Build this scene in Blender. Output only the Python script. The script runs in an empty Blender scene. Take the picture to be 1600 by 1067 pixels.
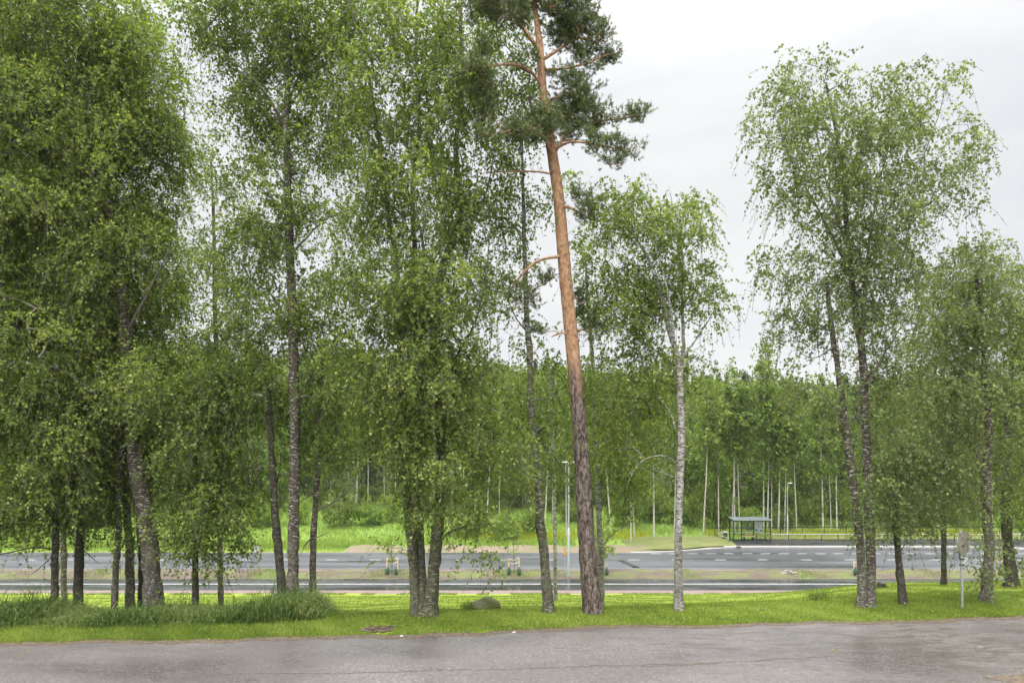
import bpy, math, random
import numpy as np
from mathutils import Vector, Matrix

R = math.radians
SC = bpy.context.scene
COL = SC.collection

# ------------------------------------------------------------------ camera
CAM_Z = 4.4
cam_d = bpy.data.cameras.new("camera")
cam_d.sensor_width = 36.0
cam_d.lens = 24.0
cam_d.shift_y = 0.104
cam_d.clip_start = 0.1
cam_d.clip_end = 2500
cam = bpy.data.objects.new("camera", cam_d)
cam.location = (0, 0, CAM_Z)
cam.rotation_euler = (R(90), 0, 0)
COL.objects.link(cam)
SC.camera = cam

# ------------------------------------------------------------------ world: overcast sky
SUN_EL, SUN_AZ = 48.0, 196.0
W = bpy.data.worlds.new("World")
SC.world = W
W.use_nodes = True
nt = W.node_tree
nt.nodes.clear()
N = nt.nodes.new
out = N("ShaderNodeOutputWorld")
bg = N("ShaderNodeBackground")
bg.inputs["Strength"].default_value = 0.1
sky = N("ShaderNodeTexSky")
sky.sky_type = 'NISHITA'
sky.sun_disc = False
sky.sun_elevation = R(SUN_EL)
sky.sun_rotation = R(SUN_AZ)
tc = N("ShaderNodeTexCoord")
sep = N("ShaderNodeSeparateXYZ")
nt.links.new(tc.outputs["Generated"], sep.inputs[0])
elev = N("ShaderNodeMapRange")            # brighter towards the zenith, as under thick cloud
elev.inputs["From Min"].default_value = 0.0
elev.inputs["From Max"].default_value = 1.0
elev.inputs["To Min"].default_value = 4.1
elev.inputs["To Max"].default_value = 56.0
curve = N("ShaderNodeMath"); curve.operation = 'POWER'; curve.inputs[1].default_value = 6.0
mx0 = N("ShaderNodeMath"); mx0.operation = 'MAXIMUM'; mx0.inputs[1].default_value = 0.0
nt.links.new(sep.outputs["Z"], mx0.inputs[0])
nt.links.new(mx0.outputs[0], curve.inputs[0])
nt.links.new(curve.outputs[0], elev.inputs["Value"])
mp = N("ShaderNodeMapping"); mp.inputs["Scale"].default_value = (1.0, 1.0, 3.2)
nt.links.new(tc.outputs["Generated"], mp.inputs["Vector"])
cl = N("ShaderNodeTexNoise"); cl.inputs["Scale"].default_value = 2.3; cl.inputs["Detail"].default_value = 6
cl.inputs["Roughness"].default_value = 0.55; cl.inputs["Distortion"].default_value = 0.3
nt.links.new(mp.outputs[0], cl.inputs["Vector"])
cr = N("ShaderNodeValToRGB")
cr.color_ramp.elements[0].position = 0.32; cr.color_ramp.elements[0].color = (0.86, 0.88, 0.915, 1)
cr.color_ramp.elements[1].position = 0.62; cr.color_ramp.elements[1].color = (1.03, 1.03, 1.03, 1)
nt.links.new(cl.outputs["Fac"], cr.inputs["Fac"])
mul = N("ShaderNodeVectorMath"); mul.operation = 'SCALE'
nt.links.new(cr.outputs["Color"], mul.inputs[0])
nt.links.new(elev.outputs["Result"], mul.inputs["Scale"])
mixs = N("ShaderNodeMixRGB"); mixs.inputs["Fac"].default_value = 0.97
nt.links.new(sky.outputs["Color"], mixs.inputs["Color1"])
nt.links.new(mul.outputs[0], mixs.inputs["Color2"])
nt.links.new(mixs.outputs["Color"], bg.inputs["Color"])
nt.links.new(bg.outputs[0], out.inputs[0])

# ------------------------------------------------------------------ sun behind cloud
sd = bpy.data.lights.new("sun", 'SUN')
sd.energy = 1.5
sd.angle = R(28)
sd.color = (1.0, 0.97, 0.92)
so = bpy.data.objects.new("sun", sd)
_az = R(SUN_AZ)
_dir = Vector((math.sin(_az) * math.cos(R(SUN_EL)), math.cos(_az) * math.cos(R(SUN_EL)), math.sin(R(SUN_EL))))
so.rotation_euler = _dir.to_track_quat('Z', 'Y').to_euler()
so.location = (0, 0, 60)
COL.objects.link(so)

# ------------------------------------------------------------------ render settings
SC.view_settings.view_transform = 'Standard'
SC.view_settings.look = 'None'
SC.view_settings.exposure = 1.12
SC.view_settings.gamma = 1.0
SC.view_settings.use_curve_mapping = False
try:
    cy = SC.cycles
    cy.max_bounces = 8; cy.diffuse_bounces = 5; cy.glossy_bounces = 3
    cy.transmission_bounces = 5; cy.transparent_max_bounces = 8
    cy.use_adaptive_sampling = True; cy.adaptive_threshold = 0.015
    cy.use_denoising = True
except Exception:
    pass

rng = np.random.default_rng(7)
random.seed(7)
F = 1600 * 24.0 / 36.0        # focal length in photo pixels


def P(px, py, Y):
    """world point at depth Y seen at photo pixel (px, py)"""
    return np.array([(px - 800.0) / F * Y, Y, CAM_Z - (py - 700.0) / F * Y])


# ------------------------------------------------------------------ terrain height
def sst(a, b, v):
    t = np.clip((v - a) / (b - a), 0, 1)
    return t * t * (3 - 2 * t)


PC_Y = [-40, 16.3, 16.5, 18.4, 20, 22, 30, 40, 46, 49.6, 78, 86, 98, 112, 135, 170, 205, 260, 420]
PC_Z = [-.03, -.03, 0.0, 0.02, -.3, -.85, -2.4, -4.3, -5.6, -6.2, -6.2, -5.3, -4.3, -2.8, 1.0, 5.8, 10.2, 13.0, 15.0]
PR_Y = [-40, 16.3, 16.5, 18.4, 20, 22, 26, 30, 35, 40, 47.0, 49.6, 420]
PR_Z = [-.03, -.03, 0.0, 0.02, -.1, -.4, -1.1, -1.9, -3.1, -4.3, -5.9, -6.2, -6.2]


def ground(x, y):
    x = np.asarray(x, float); y = np.asarray(y, float)
    k = sst(50, 30, y)
    ys = y - 0.098 * x * k
    zc = np.interp(ys, PC_Y, PC_Z)
    zr = np.interp(ys, PR_Y, PR_Z)
    w = sst(8.0, 15.0, x * 27.0 / np.maximum(y, 12.0)) * sst(50, 46, y)
    z = zc * (1 - w) + zr * w
    # hill behind: higher on the left, dips towards the right
    hill = sst(100, 190, y)
    z = z + hill * (5.5 * sst(10, -50, x) - 3.5 * sst(18, 70, x))
    lumps = 0.05 * np.sin(x * 1.3 + 1.7 * np.sin(y * .6)) * np.sin(y * 1.1 + x * .4)
    z = z + lumps * sst(18.5, 21, ys) * sst(48, 44, y)
    z = z + 0.12 * np.sin(x * .35) * np.sin(y * .3 + x * .11) * sst(80, 90, y)
    return z


def gz(x, y):
    return float(ground(x, y))


def hit(px, py, y0=16.0, y1=260.0):
    """point where the sight line through (px,py) meets the ground"""
    ys = np.linspace(y0, y1, 4000)
    xs = (px - 800.0) / F * ys
    zs = CAM_Z - (py - 700.0) / F * ys
    g = ground(xs, ys)
    idx = np.where(zs <= g)[0]
    i = idx[0] if len(idx) else len(ys) - 1
    return np.array([xs[i], ys[i], g[i]])


# ------------------------------------------------------------------ node helpers / materials
def mat(name):
    m = bpy.data.materials.new(name)
    m.use_nodes = True
    return m, m.node_tree, m.node_tree.nodes["Principled BSDF"]


def nn(t, typ, **kw):
    n = t.nodes.new(typ)
    for k, v in kw.items():
        if hasattr(n, k):
            setattr(n, k, v)
    return n


def setin(n, **kw):
    for k, v in kw.items():
        n.inputs[k.replace("_", " ")].default_value = v
    return n


def noise(t, vec, scale, detail=4, rough=.55, dist=0.0):
    n = t.nodes.new("ShaderNodeTexNoise")
    n.inputs["Scale"].default_value = scale
    n.inputs["Detail"].default_value = detail
    n.inputs["Roughness"].default_value = rough
    n.inputs["Distortion"].default_value = dist
    if vec is not None:
        t.links.new(vec, n.inputs["Vector"])
    return n.outputs["Fac"]


def ramp(t, fac, stops):
    n = t.nodes.new("ShaderNodeValToRGB")
    e = n.color_ramp.elements
    while len(e) < len(stops):
        e.new(0.5)
    for i, (p, c) in enumerate(stops):
        e[i].position = p
        c = c if hasattr(c, "__len__") else (c, c, c)
        e[i].color = (*c[:3], 1)
    t.links.new(fac, n.inputs["Fac"])
    return n.outputs["Color"]


def mixc(t, fac, a, b, mode='MIX'):
    n = t.nodes.new("ShaderNodeMixRGB")
    n.blend_type = mode
    for s, v in (("Fac", fac), ("Color1", a), ("Color2", b)):
        if isinstance(v, bpy.types.NodeSocket):
            t.links.new(v, n.inputs[s])
        elif hasattr(v, "__len__"):
            n.inputs[s].default_value = (*v[:3], 1)
        else:
            n.inputs[s].default_value = v
    return n.outputs["Color"]


def maths(t, op, a, b=None, clamp=False):
    n = t.nodes.new("ShaderNodeMath")
    n.operation = op
    n.use_clamp = clamp
    for i, v in enumerate((a, b)):
        if v is None:
            continue
        if isinstance(v, bpy.types.NodeSocket):
            t.links.new(v, n.inputs[i])
        else:
            n.inputs[i].default_value = v
    return n.outputs[0]


def mapping(t, vec, scale=(1, 1, 1), loc=(0, 0, 0), rot=(0, 0, 0)):
    n = t.nodes.new("ShaderNodeMapping")
    n.inputs["Scale"].default_value = scale
    n.inputs["Location"].default_value = loc
    n.inputs["Rotation"].default_value = rot
    t.links.new(vec, n.inputs["Vector"])
    return n.outputs[0]


def coords(t, kind="Object"):
    return t.nodes.new("ShaderNodeTexCoord").outputs[kind]


def worldpos(t):
    return t.nodes.new("ShaderNodeNewGeometry").outputs["Position"]


def bump(t, b, height, strength=.4, dist=.02):
    n = t.nodes.new("ShaderNodeBump")
    n.inputs["Strength"].default_value = strength
    n.inputs["Distance"].default_value = dist
    t.links.new(height, n.inputs["Height"])
    t.links.new(n.outputs[0], b.inputs["Normal"])


def leaf_mat(name, stops, trans=.48, rough=.45, spec=.3, gain=1.3, patch=0.0):
    m, t, b = mat(name)
    at = nn(t, "ShaderNodeAttribute", attribute_name="tint")
    fac = at.outputs["Fac"]
    col = ramp(t, fac, stops)
    if patch:
        nf = noise(t, worldpos(t), 0.9, 3)
        col = mixc(t, maths(t, 'MULTIPLY', nf, patch), col, (.17, .2, .03))
    t.links.new(col, b.inputs["Base Color"])
    b.inputs["Roughness"].default_value = rough
    b.inputs["Specular IOR Level"].default_value = spec
    tr = nn(t, "ShaderNodeBsdfTranslucent")
    tcol = mixc(t, 1.0, col, (gain * 1.15, gain * 1.1, gain * .55), 'MULTIPLY')
    t.links.new(tcol, tr.inputs["Color"])
    mx = nn(t, "ShaderNodeMixShader")
    mx.inputs[0].default_value = trans
    t.links.new(b.outputs[0], mx.inputs[1])
    t.links.new(tr.outputs[0], mx.inputs[2])
    o = t.nodes["Material Output"]
    t.links.new(mx.outputs[0], o.inputs["Surface"])
    return m


def plain(name, col, rough=.5, metal=0.0, var=.12, scale=6.0, spec=.5):
    m, t, b = mat(name)
    nf = noise(t, coords(t), scale, 5, .6)
    c = ramp(t, nf, [(.3, [v * (1 - var) for v in col]), (.7, [min(1, v * (1 + var)) for v in col])])
    t.links.new(c, b.inputs["Base Color"])
    b.inputs["Roughness"].default_value = rough
    b.inputs["Metallic"].default_value = metal
    b.inputs["Specular IOR Level"].default_value = spec
    return m


M = {}
M['leaf'] = leaf_mat("birch_leaf", [(0, (.055, .095, .022)), (.45, (.13, .2, .042)), (.8, (.2, .28, .06)), (1, (.32, .37, .1))])
M['leaf_dark'] = leaf_mat("dark_leaf", [(0, (.05, .088, .02)), (.5, (.118, .188, .038)), (.85, (.185, .268, .052)), (1, (.31, .37, .09))])  # leaf greens slightly darker than birch_leaf
M['leaf_pale'] = leaf_mat("pale_birch_leaf", [(0, (.08, .122, .042)), (.5, (.152, .208, .075)), (1, (.26, .315, .125))])  # paler, greyer greens: bright-sky glare on right-hand crowns put into the colour
M['leaf_far'] = leaf_mat("far_birch_leaf", [(0, (.062, .1, .02)), (.5, (.135, .198, .037)), (1, (.25, .32, .07))], trans=.3)
M['leaf_willow'] = leaf_mat("willow_leaf", [(0, (.09, .15, .025)), (.5, (.16, .25, .04)), (1, (.27, .36, .07))], trans=.35)
M['needle'] = leaf_mat("pine_needle", [(0, (.05, .08, .03)), (.5, (.12, .16, .052)), (1, (.23, .27, .085))], trans=.12, rough=.5, gain=1.0)
M['spruce'] = leaf_mat("spruce_needle", [(0, (.025, .045, .02)), (.5, (.048, .075, .03)), (1, (.085, .11, .045))], trans=.08, gain=1.0)
M['blade'] = leaf_mat("grass_blade", [(0, (.08, .13, .02)), (.5, (.16, .235, .035)), (1, (.33, .38, .1))], trans=.35, rough=.5, spec=.2)
M['blade_dark'] = leaf_mat("tall_grass_blade", [(0, (.045, .085, .02)), (.5, (.1, .165, .04)), (.85, (.2, .28, .08)), (1, (.36, .35, .17))], trans=.3, rough=.5, spec=.25)
M['blade_meadow'] = leaf_mat("meadow_grass_blade", [(0, (.1, .16, .03)), (.5, (.165, .245, .045)), (1, (.27, .33, .08))], trans=.35, rough=.6, spec=.15)
M['yellow_weed'] = leaf_mat("weed_leaf", [(0, (.2, .28, .03)), (1, (.45, .45, .04))], trans=.3)


def birch_bark(name, white, dark, amount, basedark, marks=1.0):
    """white bark with horizontal dark marks, dark fissured base, some moss"""
    m, t, b = mat(name)
    oc = coords(t)
    sp = nn(t, "ShaderNodeSeparateXYZ")
    t.links.new(oc, sp.inputs[0])
    hz = mapping(t, oc, (3.0, 3.0, 8.5))
    n1 = noise(t, hz, 2.6, 6, .75, .5)
    mark = ramp(t, n1, [(amount - .025, 0), (amount + .02, 1)])
    n2 = noise(t, mapping(t, oc, (5, 5, 2.6)), 3.2, 6, .75, 1.0)
    plates = ramp(t, n2, [(.47, 0), (.54, 1)])
    n3 = noise(t, mapping(t, oc, (1.5, 1.5, .5)), 1.6, 4)
    h = maths(t, 'ADD', maths(t, 'DIVIDE', sp.outputs["Z"], basedark), maths(t, 'MULTIPLY', n3, 1.5))
    hb = ramp(t, h, [(.55, 0), (1.0, 1)])
    wvar = ramp(t, noise(t, oc, 5, 5), [(.3, [w * .72 for w in white]), (.7, white)])
    c = mixc(t, mark, dark, wvar)
    fleck = ramp(t, noise(t, mapping(t, oc, (4, 4, 3)), 4.5, 5, .7), [(.58, 0), (.62, 1)])
    rough_c = mixc(t, plates, dark, mixc(t, .66, wvar, dark))
    rough_c = mixc(t, fleck, rough_c, wvar)
    c = mixc(t, hb, rough_c, c)
    moss = ramp(t, noise(t, oc, 3.0, 5, .6), [(.52, 0), (.68, .55)])
    c = mixc(t, moss, c, (.12, .14, .04))
    t.links.new(c, b.inputs["Base Color"])
    b.inputs["Roughness"].default_value = .75
    b.inputs["Specular IOR Level"].default_value = .3
    hh = maths(t, 'ADD', n2, maths(t, 'MULTIPLY', mark, .3))
    bump(t, b, hh, .8, .03)
    return m


M['bark'] = birch_bark("birch_bark", (.56, .54, .5), (.06, .047, .036), .565, 11.0)
M['bark_white'] = birch_bark("white_birch_bark", (.46, .45, .41), (.1, .088, .07), .485, 7.0)
M['bark_mossy'] = birch_bark("mossy_birch_bark", (.36, .35, .28), (.062, .058, .038), .545, 10.0)
M['bark_shaded'] = birch_bark("shaded_birch_bark", (.3, .28, .24), (.09, .08, .06), .5, 3.0)  # darker bark for interior birches: the wood's shade put into the colour
M['bark_dark'] = birch_bark("dark_bark", (.21, .185, .15), (.035, .03, .024), .55, 12.0)
M['bark_far'] = birch_bark("far_birch_bark", (.58, .55, .48), (.16, .14, .12), .44, 2.0)
M['twig'] = plain("twig_bark", (.075, .06, .045), .8, 0, .3, 20)
M['limb'] = plain("limb_bark", (.12, .105, .088), .75, 0, .4, 9)


def pine_bark():
    m, t, b = mat("pine_bark")
    oc = coords(t)
    sp = nn(t, "ShaderNodeSeparateXYZ")
    t.links.new(oc, sp.inputs[0])
    n2 = noise(t, mapping(t, oc, (6, 6, 2.0)), 2.2, 7, .78, .8)
    lo = ramp(t, n2, [(.42, (.028, .02, .016)), (.5, (.11, .084, .07)), (.6, (.25, .21, .185))])
    n4 = noise(t, mapping(t, oc, (4, 4, 2.5)), 2.6, 7, .8, .5)
    hi = ramp(t, n4, [(.38, (.13, .075, .045)), (.47, (.33, .18, .1)), (.62, (.47, .32, .2))])
    n3 = noise(t, mapping(t, oc, (4, 4, 1.0)), 1.2, 4)
    h = maths(t, 'ADD', maths(t, 'MULTIPLY', maths(t, 'SUBTRACT', sp.outputs["Z"], 6.1), .35), n3)
    hb = ramp(t, h, [(.36, 0), (.78, 1)])
    c = mixc(t, hb, lo, hi)
    t.links.new(c, b.inputs["Base Color"])
    b.inputs["Roughness"].default_value = .8
    b.inputs["Specular IOR Level"].default_value = .25
    bump(t, b, n2, .9, .035)
    return m


M['pine_bark'] = pine_bark()


def ground_mat():
    m, t, b = mat("ground")
    wp = worldpos(t)
    sp = nn(t, "ShaderNodeSeparateXYZ")
    t.links.new(wp, sp.inputs[0])
    fine = noise(t, mapping(t, wp, (1, .55, 1)), 9.0, 8, .72)
    mid = noise(t, mapping(t, wp, (.6, 1.0, 1)), .8, 5, .6)
    lawn = ramp(t, fine, [(.3, (.13, .175, .025)), (.5, (.2, .26, .034)), (.72, (.28, .33, .06))])
    lawn = mixc(t, ramp(t, mid, [(.45, 0), (.7, .5)]), lawn, (.33, .37, .05))
    mead = ramp(t, noise(t, wp, 3.0, 8, .7), [(.3, (.1, .17, .03)), (.55, (.17, .26, .045)), (.75, (.26, .34, .08))])
    forest = ramp(t, noise(t, wp, 1.2, 8, .7), [(.35, (.03, .035, .012)), (.6, (.06, .09, .02)), (.75, (.12, .17, .04))])
    wob = maths(t, 'ADD', sp.outputs["Y"], maths(t, 'MULTIPLY', mid, 9.0))
    f1 = ramp(t, maths(t, 'DIVIDE', wob, 200.0), [(.36, 0), (.38, 1)])
    f2 = ramp(t, maths(t, 'DIVIDE', wob, 200.0), [(.49, 0), (.54, 1)])
    c = mixc(t, f1, lawn, mead)
    c = mixc(t, f2, c, forest)
    t.links.new(c, b.inputs["Base Color"])
    b.inputs["Roughness"].default_value = .9
    b.inputs["Specular IOR Level"].default_value = .15
    bump(t, b, fine, .9, .06)
    return m


M['ground'] = ground_mat()


def soil_mat(name, c0, c1, grass=.0, scale=6):
    m, t, b = mat(name)
    wp = worldpos(t)
    f = noise(t, wp, scale, 8, .75)
    c = ramp(t, f, [(.35, c0), (.65, c1)])
    if grass:
        g = ramp(t, noise(t, mapping(t, wp, (.5, 1, 1)), .9, 5, .7), [(.5 - grass * .1, 0), (.64 - grass * .1, .85)])
        gc = ramp(t, noise(t, wp, 12, 6, .7), [(.3, (.06, .085, .016)), (.7, (.14, .17, .04))])
        c = mixc(t, g, c, gc)
    t.links.new(c, b.inputs["Base Color"])
    b.inputs["Roughness"].default_value = .9
    bump(t, b, f, 1.0, .06)
    return m


M['soil'] = soil_mat("soil", (.05, .035, .025), (.135, .1, .075), .55)
M['bare_soil'] = soil_mat("bare_soil", (.05, .035, .022), (.2, .15, .1), 0, 9)
M['gravel_pink'] = soil_mat("pink_gravel", (.13, .09, .077), (.25, .19, .17), 0, 14)
M['gravel_brown'] = soil_mat("brown_gravel", (.12, .09, .058), (.23, .18, .125), .25, 10)
M['dry_grass'] = soil_mat("dry_grass", (.1, .105, .035), (.185, .195, .06), .9, 12)


def asphalt(name, c0, c1, rough_lo, rough_hi, wet_scale, scale=60, stretch=(1, 1, 1), wetpos=(.42, .58), speck=.5, stain=None):
    m, t, b = mat(name)
    wp = worldpos(t)
    f = noise(t, wp, scale, 3, .8)
    v = nn(t, "ShaderNodeTexVoronoi"); v.inputs["Scale"].default_value = scale * .7
    t.links.new(wp, v.inputs["Vector"])
    stone = ramp(t, v.outputs["Color"], [(.55, 0.0), (.8, 1.0)])
    base = ramp(t, f, [(.3, c0), (.7, c1)])
    base = mixc(t, maths(t, 'MULTIPLY', stone, speck), base, [min(1, x * 2.4) for x in c1])
    big = noise(t, mapping(t, wp, stretch), wet_scale, 5, .6, .3)
    wet = ramp(t, big, [(wetpos[0], 0), (wetpos[1], 1)])
    col = mixc(t, wet, mixc(t, 1.0, base, (.62, .62, .64), 'MULTIPLY'), base)
    if stain:
        sx, sy, rx, ry = stain
        mm = mapping(t, wp, (1 / rx, 1 / ry, 0), (-sx / rx, -sy / ry, 0))
        ln = nn(t, "ShaderNodeVectorMath", operation='LENGTH')
        t.links.new(mm, ln.inputs[0])
        nz = noise(t, mapping(t, wp, (.55, 2.0, 1)), 1.9, 8, .72, 1.2)
        fade = maths(t, 'SUBTRACT', maths(t, 'MULTIPLY', maths(t, 'SUBTRACT', nz, .455), 13.0), ln.outputs["Value"])
        sf = ramp(t, fade, [(.05, 0), (.6, .85)])
        col = mixc(t, sf, col, mixc(t, noise(t, wp, 25, 5, .8), (.03, .025, .02), (.12, .1, .08)))
    t.links.new(col, b.inputs["Base Color"])
    mr = nn(t, "ShaderNodeMapRange")
    mr.inputs["To Min"].default_value = rough_lo
    mr.inputs["To Max"].default_value = rough_hi
    t.links.new(wet, mr.inputs["Value"])
    t.links.new(mr.outputs[0], b.inputs["Roughness"])
    bump(t, b, f, .35, .006)
    return m


M['near_asphalt'] = asphalt("near_asphalt", (.082, .073, .069), (.168, .15, .142), .24, .46, .35, 50, (.6, 1.5, 1), (.35, .65), .32, stain=(8.6, 15.2, 4.4, 1.8))
M['path_asphalt'] = asphalt("path_asphalt", (.035, .035, .038), (.075, .076, .082), .03, .3, .45, 40, (.25, 1.4, 1), (.38, .56), .15)
M['road_asphalt'] = asphalt("road_asphalt", (.048, .05, .054), (.09, .092, .098), .24, .55, .35, 30, (.18, 1.2, 1), (.35, .6), .35)
M['platform_asphalt'] = asphalt("platform_asphalt", (.02, .02, .023), (.045, .045, .05), .16, .5, .6, 30, (.35, 1, 1), (.4, .6), .2)
M['paint'] = plain("road_paint", (.62, .62, .6), .5, 0, .25, 5)
M['worn_paint'] = plain("worn_road_paint", (.26, .255, .25), .6, 0, .3, 3)
M['kerb'] = plain("kerb_stone", (.42, .41, .39), .6, 0, .18, 3)
M['steel'] = plain("galvanised_steel", (.42, .45, .47), .42, .6, .12, 4)
M['steel_pale'] = plain("pale_steel", (.36, .4, .44), .4, .35, .08, 4)
M['dark_metal'] = plain("dark_metal", (.014, .017, .018), .4, .2, .2, 6)
M['roof_metal'] = plain("roof_metal", (.2, .23, .235), .3, .3, .15, 3)
M['white'] = plain("white_panel", (.72, .74, .76), .4, 0, .05)
M['blue'] = plain("blue_panel", (.05, .16, .5), .4)
M['grey_text'] = plain("grey_print", (.3, .33, .38), .5)
M['wood'] = plain("pine_wood", (.66, .47, .27), .7, 0, .2, 8)
M['bag'] = plain("green_bag", (.03, .075, .05), .4, 0, .3, 8)
M['strap'] = plain("pale_strap", (.6, .55, .42), .7)
M['sign_back'] = plain("weathered_sign_back", (.2, .185, .15), .6, .1, .3, 9)
M['sign_pale'] = plain("pale_sign_back", (.5, .52, .5), .5, .2, .15, 5)
M['yellow'] = plain("sign_yellow", (.85, .5, .02), .4)
M['red'] = plain("sign_red", (.6, .03, .02), .4)
M['bin'] = plain("bin_plastic", (.04, .045, .05), .45, 0, .2)
M['cut_wood'] = plain("cut_wood", (.12, .09, .06), .85, 0, .35, 12)
M['white_stone'] = plain("white_stone", (.27, .25, .225), .8, 0, .15)
M['grey_box'] = plain("grey_plastic_box", (.45, .46, .46), .6)


def glass_mat():
    m, t, b = mat("shelter_glass")
    b.inputs["Base Color"].default_value = (.75, .85, .82, 1)
    b.inputs["Roughness"].default_value = .04
    b.inputs["Transmission Weight"].default_value = 1.0
    b.inputs["IOR"].default_value = 1.05
    gl = nn(t, "ShaderNodeBsdfGlossy"); gl.inputs["Roughness"].default_value = .05
    tp = nn(t, "ShaderNodeBsdfTransparent"); tp.inputs[0].default_value = (.9, .95, .93, 1)
    lw = nn(t, "ShaderNodeLayerWeight"); lw.inputs[0].default_value = .3
    mx = nn(t, "ShaderNodeMixShader")
    f = maths(t, 'ADD', maths(t, 'MULTIPLY', lw.outputs["Facing"], .2), .03)
    t.links.new(f, mx.inputs[0]); t.links.new(tp.outputs[0], mx.inputs[1]); t.links.new(gl.outputs[0], mx.inputs[2])
    t.links.new(mx.outputs[0], t.nodes["Material Output"].inputs["Surface"])
    return m


M['glass'] = glass_mat()


def rock_mat():
    m, t, b = mat("mossy_rock")
    oc = coords(t)
    f = noise(t, oc, 7, 7, .7)
    c = ramp(t, f, [(.3, (.04, .04, .035)), (.5, (.1, .1, .09)), (.7, (.2, .195, .18))])
    mo = ramp(t, noise(t, oc, 2.6, 6, .65), [(.36, 0), (.52, .92)])
    c = mixc(t, mo, c, (.1, .115, .025))
    t.links.new(c, b.inputs["Base Color"])
    b.inputs["Roughness"].default_value = .85
    bump(t, b, f, 1.0, .05)
    return m


M['rock'] = rock_mat()


# ------------------------------------------------------------------ mesh building


class MB:
    """collects quads and triangles, then links them as one mesh object"""

    def __init__(s):
        s.v = []; s.q = []; s.t = []; s.n = 0

    def add(s, verts, quads=None, tris=None, mi=0, tint=0.5, smooth=False):
        verts = np.asarray(verts, np.float32).reshape(-1, 3)
        for arr, lst, k in ((quads, s.q, 4), (tris, s.t, 3)):
            if arr is not None and len(arr):
                arr = np.asarray(arr, np.int32).reshape(-1, k) + s.n
                tt = np.broadcast_to(np.asarray(tint, np.float32), (len(arr),)).copy()
                lst.append((arr, np.full(len(arr), mi, np.int32), tt, np.full(len(arr), smooth, bool)))
        s.v.append(verts)
        s.n += len(verts)

    def merge(s, verts, other):
        """add another builder's cached arrays with replaced vertex positions"""
        for lst, dst in ((other.q, s.q), (other.t, s.t)):
            for arr, mi, tt, sm in lst:
                dst.append((arr + s.n, mi, tt, sm))
        s.v.append(verts.astype(np.float32)); s.n += len(verts)

    def verts(s):
        return np.concatenate(s.v) if s.v else np.zeros((0, 3), np.float32)

    def mesh(s, name, mats, origin=(0, 0, 0)):
        me = bpy.data.meshes.new(name)
        v = s.verts() - np.asarray(origin, np.float32)
        me.vertices.add(len(v))
        me.vertices.foreach_set("co", v.ravel())
        li, ls, mis, tts, sms = [], [], [], [], []
        start = 0
        for lst, k in ((s.q, 4), (s.t, 3)):
            if not lst:
                continue
            a = np.concatenate([x[0] for x in lst])
            li.append(a.ravel())
            ls.append(start + np.arange(len(a), dtype=np.int32) * k)
            start += a.size
            mis.append(np.concatenate([x[1] for x in lst]))
            tts.append(np.concatenate([x[2] for x in lst]))
            sms.append(np.concatenate([x[3] for x in lst]))
        li = np.concatenate(li); ls = np.concatenate(ls)
        me.loops.add(len(li)); me.loops.foreach_set("vertex_index", li)
        me.polygons.add(len(ls)); me.polygons.foreach_set("loop_start", ls)
        me.polygons.foreach_set("material_index", np.concatenate(mis))
        me.polygons.foreach_set("use_smooth", np.concatenate(sms))
        at = me.attributes.new("tint", 'FLOAT', 'FACE')
        at.data.foreach_set("value", np.concatenate(tts))
        for m in (mats if isinstance(mats, (list, tuple)) else [mats]):
            me.materials.append(m)
        me.update(calc_edges=True)
        me.validate()
        return me

    def obj(s, name, mats, parent=None, origin=(0, 0, 0)):
        me = s.mesh(name, mats, origin)
        o = bpy.data.objects.new(name, me)
        COL.objects.link(o)
        if parent is not None:
            o.parent = parent
        else:
            o.location = origin
        return o

    # ---- shapes
    def box(s, c, d, mi=0, rz=0.0, tilt=None):
        x, y, z = [k / 2 for k in d]
        v = np.array([(-x, -y, -z), (x, -y, -z), (x, y, -z), (-x, y, -z), (-x, -y, z), (x, -y, z), (x, y, z), (-x, y, z)])
        if tilt is not None:
            v = v @ np.array(tilt.to_3x3().transposed())
        if rz:
            cz, sz = math.cos(rz), math.sin(rz)
            v = v @ np.array([(cz, sz, 0), (-sz, cz, 0), (0, 0, 1)])
        s.add(v + np.array(c), [(0, 3, 2, 1), (4, 5, 6, 7), (0, 1, 5, 4), (1, 2, 6, 5), (2, 3, 7, 6), (3, 0, 4, 7)], mi=mi)

    def tube(s, pts, rad, sides=8, mi=0, cap=False, smooth=True, rough=0.0, tint=.5):
        pts = np.asarray(pts, float); n = len(pts)
        rad = np.broadcast_to(np.asarray(rad, float), (n,))
        t = np.gradient(pts, axis=0)
        t /= np.linalg.norm(t, axis=1, keepdims=True) + 1e-9
        ref = np.array([0.0, 1.0, 0.15]) if abs(t[:, 2].mean()) > .5 else np.array([0.05, 0.1, 1.0])
        a = np.cross(t, ref); a /= np.linalg.norm(a, axis=1, keepdims=True) + 1e-9
        b = np.cross(t, a)
        th = np.arange(sides) * 2 * math.pi / sides
        rr = rad[:, None] * (1 + (rough * rng.standard_normal((n, sides)) if rough else 0))
        v = pts[:, None, :] + rr[:, :, None] * (a[:, None, :] * np.cos(th)[None, :, None] + b[:, None, :] * np.sin(th)[None, :, None])
        i = np.arange(n - 1)[:, None] * sides
        j = np.arange(sides)[None, :]
        k = (j + 1) % sides
        q = np.stack([i + j, i + sides + j, i + sides + k, i + k], -1).reshape(-1, 4)
        s.add(v.reshape(-1, 3), q, mi=mi, smooth=smooth, tint=tint)
        if cap:
            for ring, ctr in ((0, pts[0]), (n - 1, pts[-1])):
                base = v[ring]
                vv = np.vstack([base, ctr])
                s.add(vv, None, [(x, (x + 1) % sides, sides) for x in range(sides)], mi=mi, tint=tint)

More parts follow.
